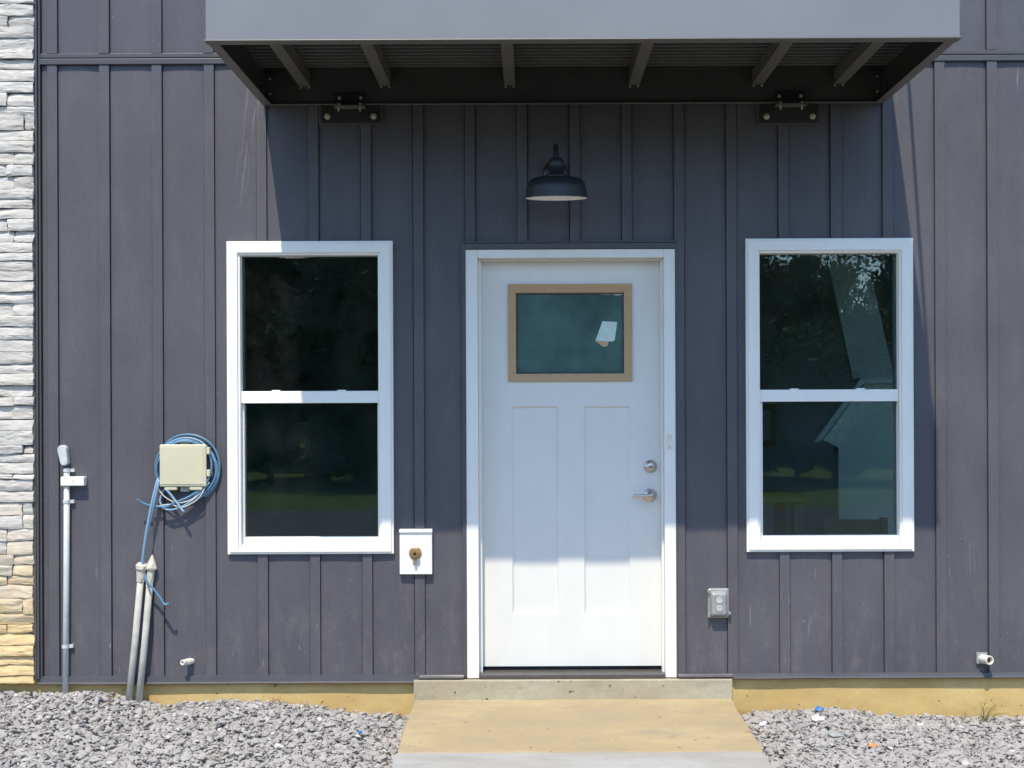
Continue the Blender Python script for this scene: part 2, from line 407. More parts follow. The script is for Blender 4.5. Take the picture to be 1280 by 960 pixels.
# sheathing behind the panels
bm = NB()
for r in subtract(-4.5, WALL_R, 0.0, WALL_T, inner): box(bm, r[0], r[1], 0.012, 0.16, r[2], r[3])
siding = part('siding', bm, M['dark'])
ZT = WZ(640, 73)                                     # transition band
BW = 12.5 / PPM; SP = 65.15 / PPM; B0 = WX(60, 150)
bats = [B0 + SP * k for k in range(-0, 23) if B0 + SP * k < WALL_R - .06]
edges = []                                           # panels between battens
prev = WALL_L
for b in bats:
    edges.append((prev, b)); prev = b + BW
edges.append((prev, WALL_R))
zones = [(0.006, ZT - 0.026), (ZT + 0.03, WALL_T)]
for (xa, xb) in edges:
    if xb - xa < 0.02: continue
    for (za, zb) in zones:
        bul = random.uniform(0.001, 0.0032); t0 = random.uniform(-.0012, .0012); t1 = random.uniform(-.0012, .0012)
        for r in subtract(xa + .0028, xb - .0028, za, zb, OPEN):
            if r[1] - r[0] < .006: continue
            bm = NB(); n = 8; nz = 3
            g = []
            for i in range(n + 1):
                x = r[0] + (r[1] - r[0]) * i / n; u = (x - xa) / (xb - xa)
                g.append([bm.verts.new((x, -(bul * 4 * u * (1-u) + t0 * (1-u) + t1 * u) + (0.001 if j in (0, nz) else 0), r[2] + (r[3]-r[2]) * j / nz)) for j in range(nz + 1)])
            bk = [bm.verts.new((x, 0.0115, z)) for x, z in ((r[0],r[2]),(r[1],r[2]),(r[1],r[3]),(r[0],r[3]))]
            for i in range(n):
                for j in range(nz): bm.faces.new((g[i][j], g[i+1][j], g[i+1][j+1], g[i][j+1]))
            bm.faces.new([g[i][0] for i in range(n, -1, -1)] + [bk[0], bk[1]])
            bm.faces.new([g[i][nz] for i in range(n + 1)] + [bk[2], bk[3]])
            bm.faces.new([g[0][j] for j in range(nz + 1)] + [bk[3], bk[0]])
            bm.faces.new([g[n][j] for j in range(nz, -1, -1)] + [bk[1], bk[2]])
            o = part('siding_panel', bm, M['siding'], siding, smooth=False)
for b in bats:
    for (za, zb) in zones:
        hs = [h for h in OPEN if h[0] - .012 < b + BW/2 < h[1] + .004]
        if any(abs(b - (B0 + SP*k)) < 1e-6 for k in (12,)): hs = []
        for r in subtract(b, b + BW, za, zb, [(b - 1, b + 1, h[2], h[3]) for h in hs]):
            jx = random.uniform(-.0012, .0012)
            bm = NB(); box(bm, r[0] + jx, r[1] + jx, -0.0135 + random.uniform(-.001, .001), 0.0112, r[2], r[3])
            part('batten', bm, M['siding'], siding, bevel=0.0016)
# transition band: two lapped lengths of flashing
bm = NB(); box(bm, WALL_L - .004, WALL_R, -0.0125, 0.011, ZT + 0.0085, ZT + 0.030); part('transition_flashing', bm, M['trim'], bevel=0.002)
bm = NB(); box(bm, WALL_L - .004, WALL_R, -0.0185, 0.011, ZT - 0.026, ZT + 0.0035); part('transition_trim', bm, M['trim'], bevel=0.003)
# corner trim beside the stone
xc0, xc1 = WX(47.4, 450), WX(53.2, 450)
bm = NB(); box(bm, xc0, xc0 + 0.011, -0.030, 0.011, 0.0, WALL_T); part('corner_trim', bm, M['trim'], bevel=0.002)
bm = NB(); box(bm, xc0 + 0.013, xc1 - 0.001, -0.018, 0.0112, 0.0, WALL_T); part('corner_trim', bm, M['trim'], bevel=0.002)
# base flashing in two runs, either side of the door, slightly wavy
def flashing(x0, x1, drop, name='base_flashing'):
    bm = NB(); n = max(4, int((x1 - x0) / 0.12)); rows = []
    for i in range(n + 1):
        x = x0 + (x1 - x0) * i / n; dz = drop * 1.0 + 0.0025 * mnoise.noise((x * 4, 0, 3)); dy = 0.004 * mnoise.noise((x * 3, 5, 0))
        rows.append([bm.verts.new(c) for c in ((x, 0.0113, 0.0115), (x, -0.0165+dy*.3, 0.0100), (x, -0.021+dy, 0.0+dz), (x, -0.030+dy, -0.007+dz), (x, -0.026+dy, -0.011+dz), (x, 0.0113, -0.009+dz))])
    for i in range(n):
        for k in range(6):
            m = (k + 1) % 6; bm.faces.new((rows[i][k], rows[i+1][k], rows[i+1][m], rows[i][m]))
    bm.faces.new(rows[0]); bm.faces.new(rows[-1][::-1])
    part(name, bm, M['trim'])
flashing(xc0, XSL + 0.02, -0.018); flashing(XSL + 0.022, WX(580, 845), 0.004); flashing(WX(847, 845), XSR + .01, 0.004); flashing(XSR + 0.012, WALL_R, -0.004)
# foundation wall
bm = NB(); n = 60; rows = []
for i in range(n + 1):
    x = -4.5 + (WALL_R + 4.5) * i / n
    rows.append([bm.verts.new((x, 0.004 + 0.004 * mnoise.noise((x*2, z*6, 1)), z)) for z in (0.0, -0.08, -0.17, -0.32)])
for i in range(n):
    for k in range(3): bm.faces.new((rows[i][k], rows[i+1][k], rows[i+1][k+1], rows[i][k+1]))
part('foundation', bm, M['foundation'], smooth=True)
# step under the door
bm = NB(); n = 30; rows = []
for i in range(n + 1):
    x = XSL - .004 + (XSR - XSL + .008) * i / n; j = 0.003 * mnoise.noise((x * 9, 2, 2))
    rows.append([bm.verts.new(c) for c in ((x, 0.0035, -0.0125), (x, -0.030 + j, -0.0125 + j*.4), (x, -0.036 + j, -0.018), (x, -0.038 + j*1.5, ZS - 0.05), (x, 0.0035, ZS - .05))])
for i in range(n):
    for k in range(5): m = (k+1) % 5; bm.faces.new((rows[i][k], rows[i+1][k], rows[i+1][m], rows[i][m]))
bm.faces.new(rows[0]); bm.faces.new(rows[-1][::-1])
part('door_step', bm, M['step'])

# stone veneer at the left
ys = [-90,-76,-62,-50,-36,-22,-12,0,8,23,36,50,64,76,89,104,118,135,146,165,178,193,208,222,238,250,262,275,290,304,317,327,340,352,366,380,395,409,425,440,455,467,482,496,507,524,538,556,567,578,592,598.5,613,627,643,660,675,692,705,718,730,746,766,779,790,805,818,829,842,852]
bm = NB(); box(bm, -4.5, WX(46.8, 450), -0.030, 0.0116, 0.0, WALL_T); ven = part('stone_veneer', bm, M['mortar'])
def stone(x0, x1, z0, z1, seed):
    bm = NB(); nx = max(4, int((x1 - x0) / 0.028)); nz = 6; base = 0.036 + random.uniform(0, .018); tilt = random.uniform(-.007, .003)
    rnd = random.Random(seed); o = Vector((seed * 3.1, seed * 1.7, 0))
    g = []
    for i in range(nx + 1):
        col = []
        for j in range(nz + 1):
            u, v = i / nx, j / nz; x = x0 + (x1 - x0) * u; z = z0 + (z1 - z0) * v
            e = min(u * (x1 - x0), (1-u) * (x1 - x0), .02) / .02 ; f = min(v, 1 - v) * 4; f = min(f, 1)
            p = base + tilt * (v - .5) * 2 + 0.006 * mnoise.noise(Vector((x * 8, z * 30, 0)) + o) + 0.005 * abs(mnoise.noise(Vector((x * 22 + z * 25, z * 70, 5)) + o))
            p -= 0.004 * (1 - e) + 0.0035 * (1 - f)
            dz = 0.0045 * mnoise.noise(Vector((x * 16, v * 0.7, 9)) + o); dx = 0.006 * mnoise.noise(Vector((u, z * 30, 4)) + o)
            col.append(bm.verts.new((x + dx * (1 if i in (0, nx) else .4), -max(p, .022), z + dz)))
        g.append(col)
    for i in range(nx):
        for j in range(nz): 
            a, b, c, d = g[i][j], g[i+1][j], g[i+1][j+1], g[i][j+1]
            if rnd.random() < .5: bm.faces.new((a, b, c)); bm.faces.new((a, c, d))
            else: bm.faces.new((a, b, d)); bm.faces.new((b, c, d))
    per = [g[i][0] for i in range(nx + 1)] + [g[nx][j] for j in range(1, nz + 1)] + [g[i][nz] for i in range(nx - 1, -1, -1)] + [g[0][j] for j in range(nz - 1, 0, -1)]
    back = [bm.verts.new((v.co.x, -0.02, v.co.z)) for v in per]
    for k in range(len(per)): n2 = (k + 1) % len(per); bm.faces.new((per[k], per[n2], back[n2], back[k]))
    return part('stone', bm, M['stone'], ven)
sd = 1
for a, b in zip(ys[:-1], ys[1:]):
    z1, z0 = WZ(30, a) - .0014, WZ(30, b) + .0014
    xr = WX(46.6 - random.random() * 2.0, (a + b) / 2); x = xr
    L = random.choice([.05, .10, .13, .24, .28, .30, .34, .36, .40])
    while x > -3.05:
        xl = x - L
        stone(xl + .0016, x - .0016, z0, z1, sd); sd += 1; x = xl; L = random.uniform(.14, .38)

# windows
def window(O, px, label, dusty=False):
    """px: pane rectangles (upper, lower) in photo pixels"""
    fr = NB(); U = rect(*px[0], p=-.01); Lw = rect(*px[1], p=-.02)
    I = (U[0] - .003, U[1] + .003, O[2] + .034, U[3] + .003)
    lip = .012
    o2 = (O[0] + lip, O[1] - lip, O[2] + lip, O[3] - lip)
    ring(fr, O, o2, .022, .0)
    o3 = (I[0] - .012, I[1] + .012, I[2] - .008, I[3] + .012)
    ring(fr, (o2[0] - .0005, o2[1] + .0005, o2[2] - .0005, o2[3] + .0005), o3, .030, -.02)
    ring(fr, (o3[0] - .0005, o3[1] + .0005, o3[2] - .0005, o3[3] + .0005), I, .021, -.10, .018)
    win = part('window', fr, M['vinyl'], bevel=.0016); win['label'] = label
    # upper sash and meeting rail
    s = NB(); ring(s, (I[0] + .0008, I[1] - .0008, U[2] - .03, I[3] - .0008), tuple(U), .004, -.045)
    part('upper_sash', s, M['vinyl'], win, bevel=.0015)
    r = NB(); zr1, zr0 = U[2] - .001, Lw[3] + .0005; box(r, I[0] + .001, I[1] - .001, -.009, .06, zr0, zr1)
    part('meeting_rail', r, M['vinyl'], win, bevel=.002)
    s = NB(); ring(s, (I[0] + .0008, I[1] - .0008, I[2] + .014, zr0 - .0005), tuple(Lw), -.012, -.065)
    part('lower_sash', s, M['vinyl'], win, bevel=.0015)
    s = NB(); box(s, I[0] + .001, I[1] - .001, -.010, .05, I[2] + .0005, I[2] + .0135); part('sill', s, M['vinyl'], win, bevel=.0015)
    for k in (.22, .70):
        t = NB(); xt = U[0] + (U[1] - U[0]) * k; box(t, xt, xt + .042, -.006, .012, zr1 + .0003, zr1 + .007); part('tilt_latch', t, M['vinyl'], win, bevel=.001)
    for q, (r4, yy) in enumerate(((U, .022), (Lw, .040))):
        g = NB(); box(g, r4[0] - .008, r4[1] + .008, yy, yy + .004, r4[2] - .008, r4[3] + .008); part('pane', g, M['glass'], win)
        k = NB(); ring(k, (r4[0] - .0005, r4[1] + .0005, r4[2] - .0005, r4[3] + .0005), (r4[0] + .0022, r4[1] - .0022, r4[2] + .0022, r4[3] - .0022), -yy + .003, -yy + .0004); part('glazing_bead', k, M['seal'], win)
    return win
wl = window(WL, ((302.5, 473, 320.5, 489), (306, 472.5, 504, 671)), 'white single hung window beside the cable box')
wr = window(WR, ((949, 1121, 317.5, 487), (953, 1122, 502, 669)), 'white single hung window with a staircase visible through its glass')

f_ = NB(); ring(f_, tuple(WH), (WH[0]+.07, WH[1]-.07, WH[2]+.07, WH[3]-.07), .03, -.1); hw = part('window', f_, M['vinyl'], bevel=.002); hw['label'] = 'added tall white window, out of view, that brightens the stair hall'  # invented window out of view, added so floor bounce brightens the stair
f_ = NB(); box(f_, WH[0]+.06, WH[1]-.06, .03, .034, WH[2]+.06, WH[3]-.06); part('pane', f_, glass_mat('added_front_glass', (.92, .95, .94), .9, .02, .005), hw)
bm = NB(); n = 26; up = []; lo = []
for i in range(n + 1):
    x = 341 + 50 * i / n; e_ = 3.2 * abs(math.sin(math.pi * i / n)) ** .6 * (.75 + .5 * mnoise.noise((x * .3, 1, 0)))
    up.append(bm.verts.new(W(x, 320.2, -.0195))); lo.append(bm.verts.new(W(x, 320.4 + max(.2, e_), -.0197)))
for i in range(n): bm.faces.new((up[i], up[i+1], lo[i+1], lo[i]))
part('film_edge', bm, M['torn'], wl)
# door: dark outer trim, white frame, slab with lite, lock and lever
Do = rect(583, 844.5, 312, 846); Do[2] = -.008
fr = NB()
def U3(bm, o, i, pf, pb):
    """door surround open at the bottom"""
    box(bm, o[0], i[0], -pf, -pb, o[2], o[3]); box(bm, i[1], o[1], -pf, -pb, o[2], o[3]); box(bm, i[0] + .0003, i[1] - .0003, -pf, -pb, i[3], o[3])
bmx = NB(); To = (DO[0] - .008, DO[1] + .006, 0.0, DO[3]); U3(bmx, To, (Do[0] - .0008, Do[1] + .0008, 0, Do[3] + .003), .017, -.02)
part('door_trim', bmx, M['trim'], bevel=.002)
bmx = NB(); box(bmx, To[0], To[1], -.026, .01, DO[3] + .0005, DO[3] + .008); part('drip_cap', bmx, M['trim'], bevel=.002)
Ji = rect(598, 830.5, 322.5, 846); Ji[2] = -.008
U3(fr, Do, Ji, .014, -.16)
frame = part('door_frame', fr, M['jamb'], bevel=.003)
Si = rect(603.5, 825.5, 326, 846, p=-.05)
st = NB(); U3(st, (Ji[0] + .0005, Ji[1] - .0005, -.006, Ji[3] - .0005), (Si[0] - .004, Si[1] + .004, 0, Si[3] + .002), -.034, -.082); part('door_stop', st, M['jamb'], frame, bevel=.002)
pl = NB(); q = rect(833.5, 840, 543, 562, .016); box(pl, q[0], q[1], -.018, -.0138, q[2], q[3]); spl = part('contact_plate', pl, M['white_pvc'], frame, bevel=.002)
for zz in (q[2] + .012, q[3] - .012):
    s = NB(); lathe(s, [(0, .0015), (.003, .0012), (.0036, 0)], 10, outward((q[0]+q[1])/2, zz, .018)); part('screw', s, M['nickel'], frame)
th = NB(); ths = rect(598, 830.5, 833, 845)
v = box(th, Ji[0] + .001, Ji[1] - .001, -.020, .12, -.0115, .012)
part('threshold', th, plain('bronze_threshold', (0.10, 0.095, 0.09), 0.4, 0.3), frame, bevel=.004)
DP = -.085                                            # slab face, set back from the wall
S = rect(601, 827, 324, 832.5, DP); 
lite_o = rect(635, 790, 355, 477, DP); lite_i = rect(645, 780, 366, 467, DP)
pans = [rect(640, 698.5, 508, 767.5, DP), rect(730, 788, 508, 767.5, DP)]
bm = NB(); yf = -DP
for r in subtract(S[0], S[1], S[2], S[3], [tuple(lite_i)] + [tuple(p) for p in pans]): box(bm, r[0], r[1], yf, yf + .044, r[2], r[3])
for p in pans: box(bm, p[0] - .001, p[1] + .001, yf + .0115, yf + .043, p[2] - .001, p[3] + .001)
bmesh.ops.remove_doubles(bm, verts=bm.verts, dist=1e-6)
for p in pans: ring(bm, (p[0]-.0004, p[1]+.0004, p[2]-.0004, p[3]+.0004), (p[0]+.009, p[1]-.009, p[2]+.009, p[3]-.009), DP - .0004, DP - .014, DP - .0108)
door = part('door', bm, M['door']); door['label'] = 'white two-panel entry door with a tan framed window near the top'
bm = NB(); ring(bm, tuple(lite_o), tuple(lite_i), DP + .010, DP - .002, DP + .004); part('lite_frame', bm, M['tan'], door, bevel=.002)
bm = NB(); li = lite_i; ring(bm, (li[0]+.0003, li[1]-.0003, li[2]+.0003, li[3]-.0003), (li[0]+.007, li[1]-.007, li[2]+.007, li[3]-.007), DP - .004, DP - .012); part('gasket', bm, M['seal'], door)
bm = NB(); box(bm, li[0] + .001, li[1] - .001, yf + .010, yf + .014, li[2] + .001, li[3] - .001); part('pane', bm, M['film'], door)
bm = NB(); pts = [W(x, y, DP - .008) for x, y in ((753, 401.5), (771.5, 402.5), (768.5, 425), (766, 427), (744.5, 425.5))]
a = [bm.verts.new(p) for p in pts]; b = [bm.verts.new(p + Vector((0, .001, 0))) for p in pts]
bm.faces.new(a); bm.faces.new(b[::-1])
for k in range(5): bm.faces.new((a[k], b[k], b[(k+1) % 5], a[(k+1) % 5]))
part('sticker', bm, M['paper'], door)
bm = NB(); pts = [W(x, y, DP - .0092) for x, y in ((743, 425), (761, 426), (760, 432), (755, 434), (749, 430))]
bm.faces.new([bm.verts.new(p) for p in pts]); part('tape', bm, M['kraft'], door)
def strip(name, x0, x1, ytop, fn, m):
    bm = NB(); n = 30; up = []; lo = []
    for i in range(n + 1):
        x = x0 + (x1 - x0) * i / n; up.append(bm.verts.new(W(x, ytop, DP - .0085))); lo.append(bm.verts.new(W(x, ytop + max(.3, fn(i / n, x)), DP - .0082)))
    for i in range(n): bm.faces.new((up[i], up[i+1], lo[i+1], lo[i]))
    part(name, bm, m, door)
strip('film_edge', 645.5, 779, 366.0, lambda u, x: 0.6 + 2.6 * max(0, u - .45) * 1.6 + 1.3 * mnoise.noise((x * .25, 0, 0)), M['torn'])
strip('tape', 646, 716, 366.2, lambda u, x: 1.1 + .5 * mnoise.noise((x * .4, 3, 0)), M['kraft'])
# deadbolt and lever
c = W(813, 583, DP)
bm = NB(); lathe(bm, [(.0325, 0), (.0325, .006), (.029, .012), (.022, .014), (.020, .020), (.0185, .022), (0, .022)], 28, outward(c.x, c.z, DP)); db = part('deadbolt', bm, M['nickel'], door, smooth=True)
bm = NB(); box(bm, c.x - .0015, c.x + .0015, yf - .0228, yf - .021, c.z - .007, c.z + .005); part('keyhole', bm, M['black'], door)
c = W(812.5, 619, DP)
bm = NB(); lathe(bm, [(.0335, 0), (.0335, .006), (.030, .011), (.016, .013), (.0135, .020), (.0135, .050), (.010, .054), (0, .054)], 28, outward(c.x, c.z, DP))
tube(bm, spline([(c.x + .004, yf - .046, c.z), (c.x - .02, yf - .050, c.z + .001), (c.x - .055, yf - .050, c.z + .0005), (c.x - .088, yf - .044, c.z - .0005)], 6), [.0105, .0105, .0105, .0102, .01, .0098, .0096, .0095, .0093, .0092, .009, .0088, .0087, .0085, .0084, .0082, .008, .0078, .007], 12)
part('lever_handle', bm, M['nickel'], door, smooth=True)

# rooms behind the glass
ZC = 2.75
bm = NB(); box(bm, -3.2, 4.2, 4.6, 4.7, 0, ZC); part('interior_wall', bm, M['drywall'])
bm = NB(); box(bm, -3.3, -3.2, .17, 4.7, 0, ZC); part('interior_wall', bm, M['drywall'])
bm = NB()
for y0_, y1_, z0_, z1_ in ((.17, .25, 0, ZC), (1.55, 4.7, 0, ZC), (.2505, 1.5495, 0, .3), (.2505, 1.5495, 2.5, ZC)): box(bm, 4.2, 4.29, y0_, y1_, z0_, z1_)
part('interior_wall', bm, M['drywall'])  # gap left for the added side window
bm = NB(); box(bm, -3.3, 4.29, .161, 4.7, ZC, ZC + .1); part('interior_ceiling', bm, M['drywall'])
bm = NB(); box(bm, -4.5, WALL_R, .161, 4.8, -.1, -.002); part('interior_floor', bm, M['floorboard'])
bm = NB(); box(bm, -.4, -.3, 1.9, 4.59, 0.001, ZC - .001); part('interior_wall', bm, M['drywall'])
bm = NB(); v = box(bm, -4.6, WALL_R + .1, -.25, 5.2, WALL_T, WALL_T + .12); part('roof', bm, M['roof'])
bm = NB(); box(bm, -4.5, -4.4, .161, 4.8, 0, WALL_T - .001); [box(bm, WALL_R - .1, WALL_R, *a_) for a_ in ((.161, .25, 0, WALL_T - .001), (1.55, 4.8, 0, WALL_T - .001), (.2505, 1.5495, 0, .3), (.2505, 1.5495, 2.5, WALL_T - .001))]; box(bm, -4.39, WALL_R - .11, 4.72, 4.8, 0, WALL_T - .001); part('outer_wall', bm, M['roof'])
M['added_side_pane'] = glass_mat('added_side_glass', (.92, .95, .94), .9, .02, .005)
bm = NB(); ring(bm, (0, 1, 0, 1), (.05, .95, .03, .97), .04, -.1); bm.transform(Matrix(((0, -1, 0, WALL_R - .02), (1.3, 0, 0, .25), (0, 0, 2.2, .3), (0, 0, 0, 1)))); hw2 = part('window', bm, M['vinyl']); hw2['label'] = 'added white side window, out of view, that brightens the stair hall'  # second invented window, unseen, added for sky light on the stair wall
bm = NB(); box(bm, WALL_R - .03, WALL_R - .026, .28, 1.52, .33, 2.47); part('pane', bm, M['added_side_pane'], hw2)
# staircase seen through the right-hand window
PD = -1.6
def prism(bm, pts, y0, y1):
    a = [bm.verts.new((x, y0, z)) for x, z in pts]; b = [bm.verts.new((x, y1, z)) for x, z in pts]
    bm.faces.new(a); bm.faces.new(b[::-1]); n = len(pts)
    for k in range(n): bm.faces.new((a[k], b[k], b[(k+1) % n], a[(k+1) % n]))
def XZ(px, py, p=PD): q = W(px, py, p); return (q.x, q.z)
bm = NB(); x0, z0 = XZ(1048, 560); x1, z1 = XZ(1090, 503); sl_ = (z1 - z0) / (x1 - x0); zh = XZ(1100, 492)[1]
prism(bm, [(x0, 0.0), (4.15, 0.0), (4.15, zh), (x0 + (zh - z0) / sl_, zh), (x0, z0)], 1.6, 1.72)
stw = part('staircase', bm, M['stairwall'])
bm = NB(); xa, za = XZ(1030, 550, -1.56); ex = 1.5
prism(bm, [(xa, za), (x0 + .0, z0), (x0 + (zh - .02 - z0) / sl_, zh - .02), (4.1, zh - .02), (4.1, zh + .06), (xa + (zh + .06 - za) / sl_, zh + .06)], 1.57, 1.598); part('stringer_board', bm, plain('stringer_paint', (.86, .87, .86), .5), stw)
bm = NB(); xa2, za2 = XZ(1022, 552, -1.5)
zc_ = zh + .064; prism(bm, [(xa2 - .02, za2), (xa2 + .02, za2), (xa2 + .02 + (zc_ - za2) / sl_, zc_), (4.1, zc_), (4.1, zc_ + .03), (xa2 - .02 + (zc_ + .03 - za2) / sl_, zc_ + .03)], 1.50, 1.66); part('rail_cap', bm, plain('rail_paint', (.86, .87, .86), .5), stw)
bm = NB(); P = [XZ(1034, 322, -2.4), XZ(1084, 322, -2.4), XZ(1124, 500, -2.4), XZ(1072, 500, -2.4)]; prism(bm, P, 2.4, 2.46); part('slanted_soffit', bm, M['stairwall'], stw)
# table, chair and framed print inside
t = empty('table', (1.35, 1.5, 0)); tag(t, 'wooden table behind the lower glass of the window with the staircase', 'table')
def tp(name, m, *a):
    bm = NB(); box(bm, *a); o = obj(name, bm, M[m], bevel=.004); adopt(o, t); return o
zt = WZ(980, 620, -1.3)
tp('table_top', 'wood', .62, 1.64, 1.2, 1.9, zt - .03, zt)
for x in (.68, 1.56):
    for y in (1.24, 1.80): tp('leg', 'wood', x, x + .06, y, y + .06, 0.0, zt - .03)
t = empty('chair', (1.95, 1.05, 0)); tag(t, 'wooden chair behind the lower glass beside the staircase wall', 'chair')
zs = 0.46
tp('seat', 'wood', 1.72, 2.12, .85, 1.25, zs - .035, zs)
for x in (1.73, 2.07):
    for y in (.86, 1.20): tp('leg', 'wood', x, x + .04, y, y + .04, 0.0, zs - .036)
for x in (1.73, 2.07): tp('back_post', 'wood', x, x + .04, 1.20, 1.24, zs, zs + .22)
tp('backrest', 'wood', 1.771, 2.069, 1.205, 1.23, zs + .12, zs + .21)
t = empty('framed_print', (W(962, 530, -4.5).x, 4.59, W(962, 530, -4.5).z)); tag(t, 'tan framed pale print hanging on the wall inside the staircase window', 'picture')
q = rect(940, 972, 505, 558, -4.5)
bm = NB(); ring(bm, tuple(q), (q[0]+.05, q[1]-.05, q[2]+.05, q[3]-.05), -4.56, -4.59); adopt(obj('frame', bm, M['tan']), t)
bm = NB(); box(bm, q[0]+.05, q[1]-.05, 4.57, 4.59, q[2]+.05, q[3]-.05); adopt(obj('print', bm, M['whitebit']), t)

# ------------------------------------------------------------------ canopy
ZB = WZ(700, 132); XL, XR = WX(330, 133), WX(1103.5, 131)
PB, PF, H = .030, 1.185, .44
can = empty('canopy', ((XL + XR) / 2, 0, ZB)); tag(can, 'flat metal entrance canopy with grey fascia bolted above the white door', 'canopy')
def cp(name, bm, m, parent=None, **k):
    o = obj(name, bm, m, None, **k); adopt(o, parent or can); return o
def cbox(name, m, *a, parent=None, bevel=.002):
    bm = NB(); box(bm, *a); return cp(name, bm, M[m], parent, bevel=bevel)
T = .006
# channel frame: web plus inward bottom flange, each side its own member
cbox('front_fascia', 'fascia', XL, XR, -PF, -PF + T, ZB + .006, ZB + H)
cbox('front_flange', 'lip', XL - .008, XR + .008, -PF - .006, -PF + .055, ZB, ZB + .0055)
for sx, xa, xb in ((-1, XL, XL + T), (1, XR - T, XR)):
    cbox('side_fascia', 'canopy_dark', xa, xb, -PF + T + .001, -PB - .001, ZB + .006, ZB + H)
    cbox('side_flange', 'lip', xa if sx < 0 else xb - .045, xa + .045 if sx < 0 else xb, -PF + .056, -PB - .015, ZB, ZB + .0055)
cbox('back_channel', 'canopy_dark', XL, XR, -PB, -PB + T, ZB + .006, ZB + H)
cbox('back_flange', 'lip', XL, XR, -PB - .014, -PB + T, ZB, ZB + .0055)
# joists
for px in (380, 481, 637, 793, 948, 1050):
    q = W(px, 108, .05)
    bm = NB(); xw = .027
    for a in ((q.x - xw, q.x + xw, -PF + T + .002, -PB - .002, ZB + .094, ZB + .099), (q.x - xw, q.x - xw + .005, -PF + T + .002, -PB - .002, ZB + .0995, ZB + .165), (q.x + xw - .005, q.x + xw, -PF + T + .002, -PB - .002, ZB + .0995, ZB + .165)): box(bm, *a)
    j = cp('joist', bm, M['lip'])
    for dx in (-.02, .02):
        b = NB(); lathe(b, [(.0045, 0), (.0045, .003), (.002, .004), (0, .004)], 8, outward(q.x + dx, ZB + .088, PB)); cp('screw', b, M['bolt'], j)
# ribbed deck
bm = NB(); prof = []; y = -PF + T + .002; k = 0
while y < -PB - .058:
    prof += [(y, .167), (y + .020, .167), (y + .023, .205), (y + .055, .205)]; y += .058
prof += [(-PB - .0004, .205)]
lo = [(bm.verts.new((XL + T + .001, y, ZB + z)), bm.verts.new((XR - T - .001, y, ZB + z)), bm.verts.new((XL + T + .001, y, ZB + z + .0015)), bm.verts.new((XR - T - .001, y, ZB + z + .0015))) for y, z in prof]
for a, b in zip(lo[:-1], lo[1:]):
    bm.faces.new((a[0], a[1], b[1], b[0])); bm.faces.new((a[2], a[3], b[3], b[2]))
cp('roof_deck', bm, M['deck'])
# corner clips
for xa in (XL + T + .001, XR - T - .061):
    s = xa < 0
    bm = NB(); box(bm, xa, xa + .06, -PB - .008, -PB - .001, ZB + .03, ZB + .16); x2 = xa if s else xa + .055
    box(bm, x2, x2 + .005, -PB - .07, -PB - .009, ZB + .03, ZB + .16); cl = cp('corner_clip', bm, M['canopy_dark'])
    for zz in (.055, .13):
        b = NB(); lathe(b, [(.006, 0), (.006, .004), (0, .005)], 8, outward(xa + .03, ZB + zz, PB + .008)); cp('bolt', b, M['bolt'], cl)
# tie rods up to the wall
for s in (-1, 1):
    xb = XR - .014 if s > 0 else XL + .014; xt = xb + .035 * s
    a = Vector((xb, -PF + .03, ZB + .36)); b = Vector((xt, -.02, ZB + 1.78))
    bm = NB(); tube(bm, [a, b], .0085, 10); ro = cp('tie_rod', bm, M['canopy_dark'], smooth=True)
    bm = NB(); tube(bm, [a + (b-a)*.0, a + (b-a)*.06], .014, 10); cp('clevis', bm, M['canopy_dark'], ro, smooth=True)
    bm = NB(); box(bm, xt - .05, xt + .05, -.020, -.0137, ZB + 1.70, ZB + 1.86); cp('anchor_plate', bm, M['canopy_dark'], ro, bevel=.002)
# wall brackets
for px in (438.5, 986.5):
    q = W(px, 143.5, .02); x = q.x
    bz0, bz1 = WZ(px, 152.5, .02), ZB - .001
    bm = NB(); ring(bm, (x - .160, x + .160, bz0 - .016, ZB + .05), (x - .146, x + .146, bz0 - .002, ZB + .035), .019, .0136); fr_ = cp('bracket_trim', bm, M['trim'], bevel=.002)
    bm = NB(); box(bm, x - .1455, x + .1455, -.0275, -.0136, bz0 - .001, ZB - .001); br = cp('wall_bracket', bm, M['black'], bevel=.002)
    bm = NB(); box(bm, x - .076, x + .076, -.092, -.029, ZB - .020, ZB - .014); cp('shelf_plate', bm, M['lip'], br)
    bm = NB(); box(bm, x - .078, x + .078, -PB - .010, -PB - .001, ZB + .0065, ZB + .055); cp('upper_plate', bm, M['black'], br, bevel=.002)
    for dx in (-.115, .115):
        b = NB(); z = WZ(px, 145.5, .03); lathe(b, [(.0165, 0), (.0165, .004), (.0125, .0045), (.0125, .013), (.006, .014), (.006, .020), (0, .020)], 6, outward(x + dx, z, .0276)); cp('bolt', b, M['bolt'], br)
    for dx in (-.053, .053):
        b = NB(); lathe(b, [(.009, 0), (.009, .007), (.004, .008), (0, .010)], 6, outward(x + dx, ZB + .033, PB + .0102)); cp('bolt', b, M['bolt'], br)
        b = NB(); tube(b, [(x + dx, -.070, ZB - .001), (x + dx, -.070, ZB - .0135)], .0085, 6); tube(b, [(x + dx, -.070, ZB - .0205), (x + dx, -.070, ZB - .040)], .0045, 8); cp('hanger_bolt', b, M['bolt'], br)

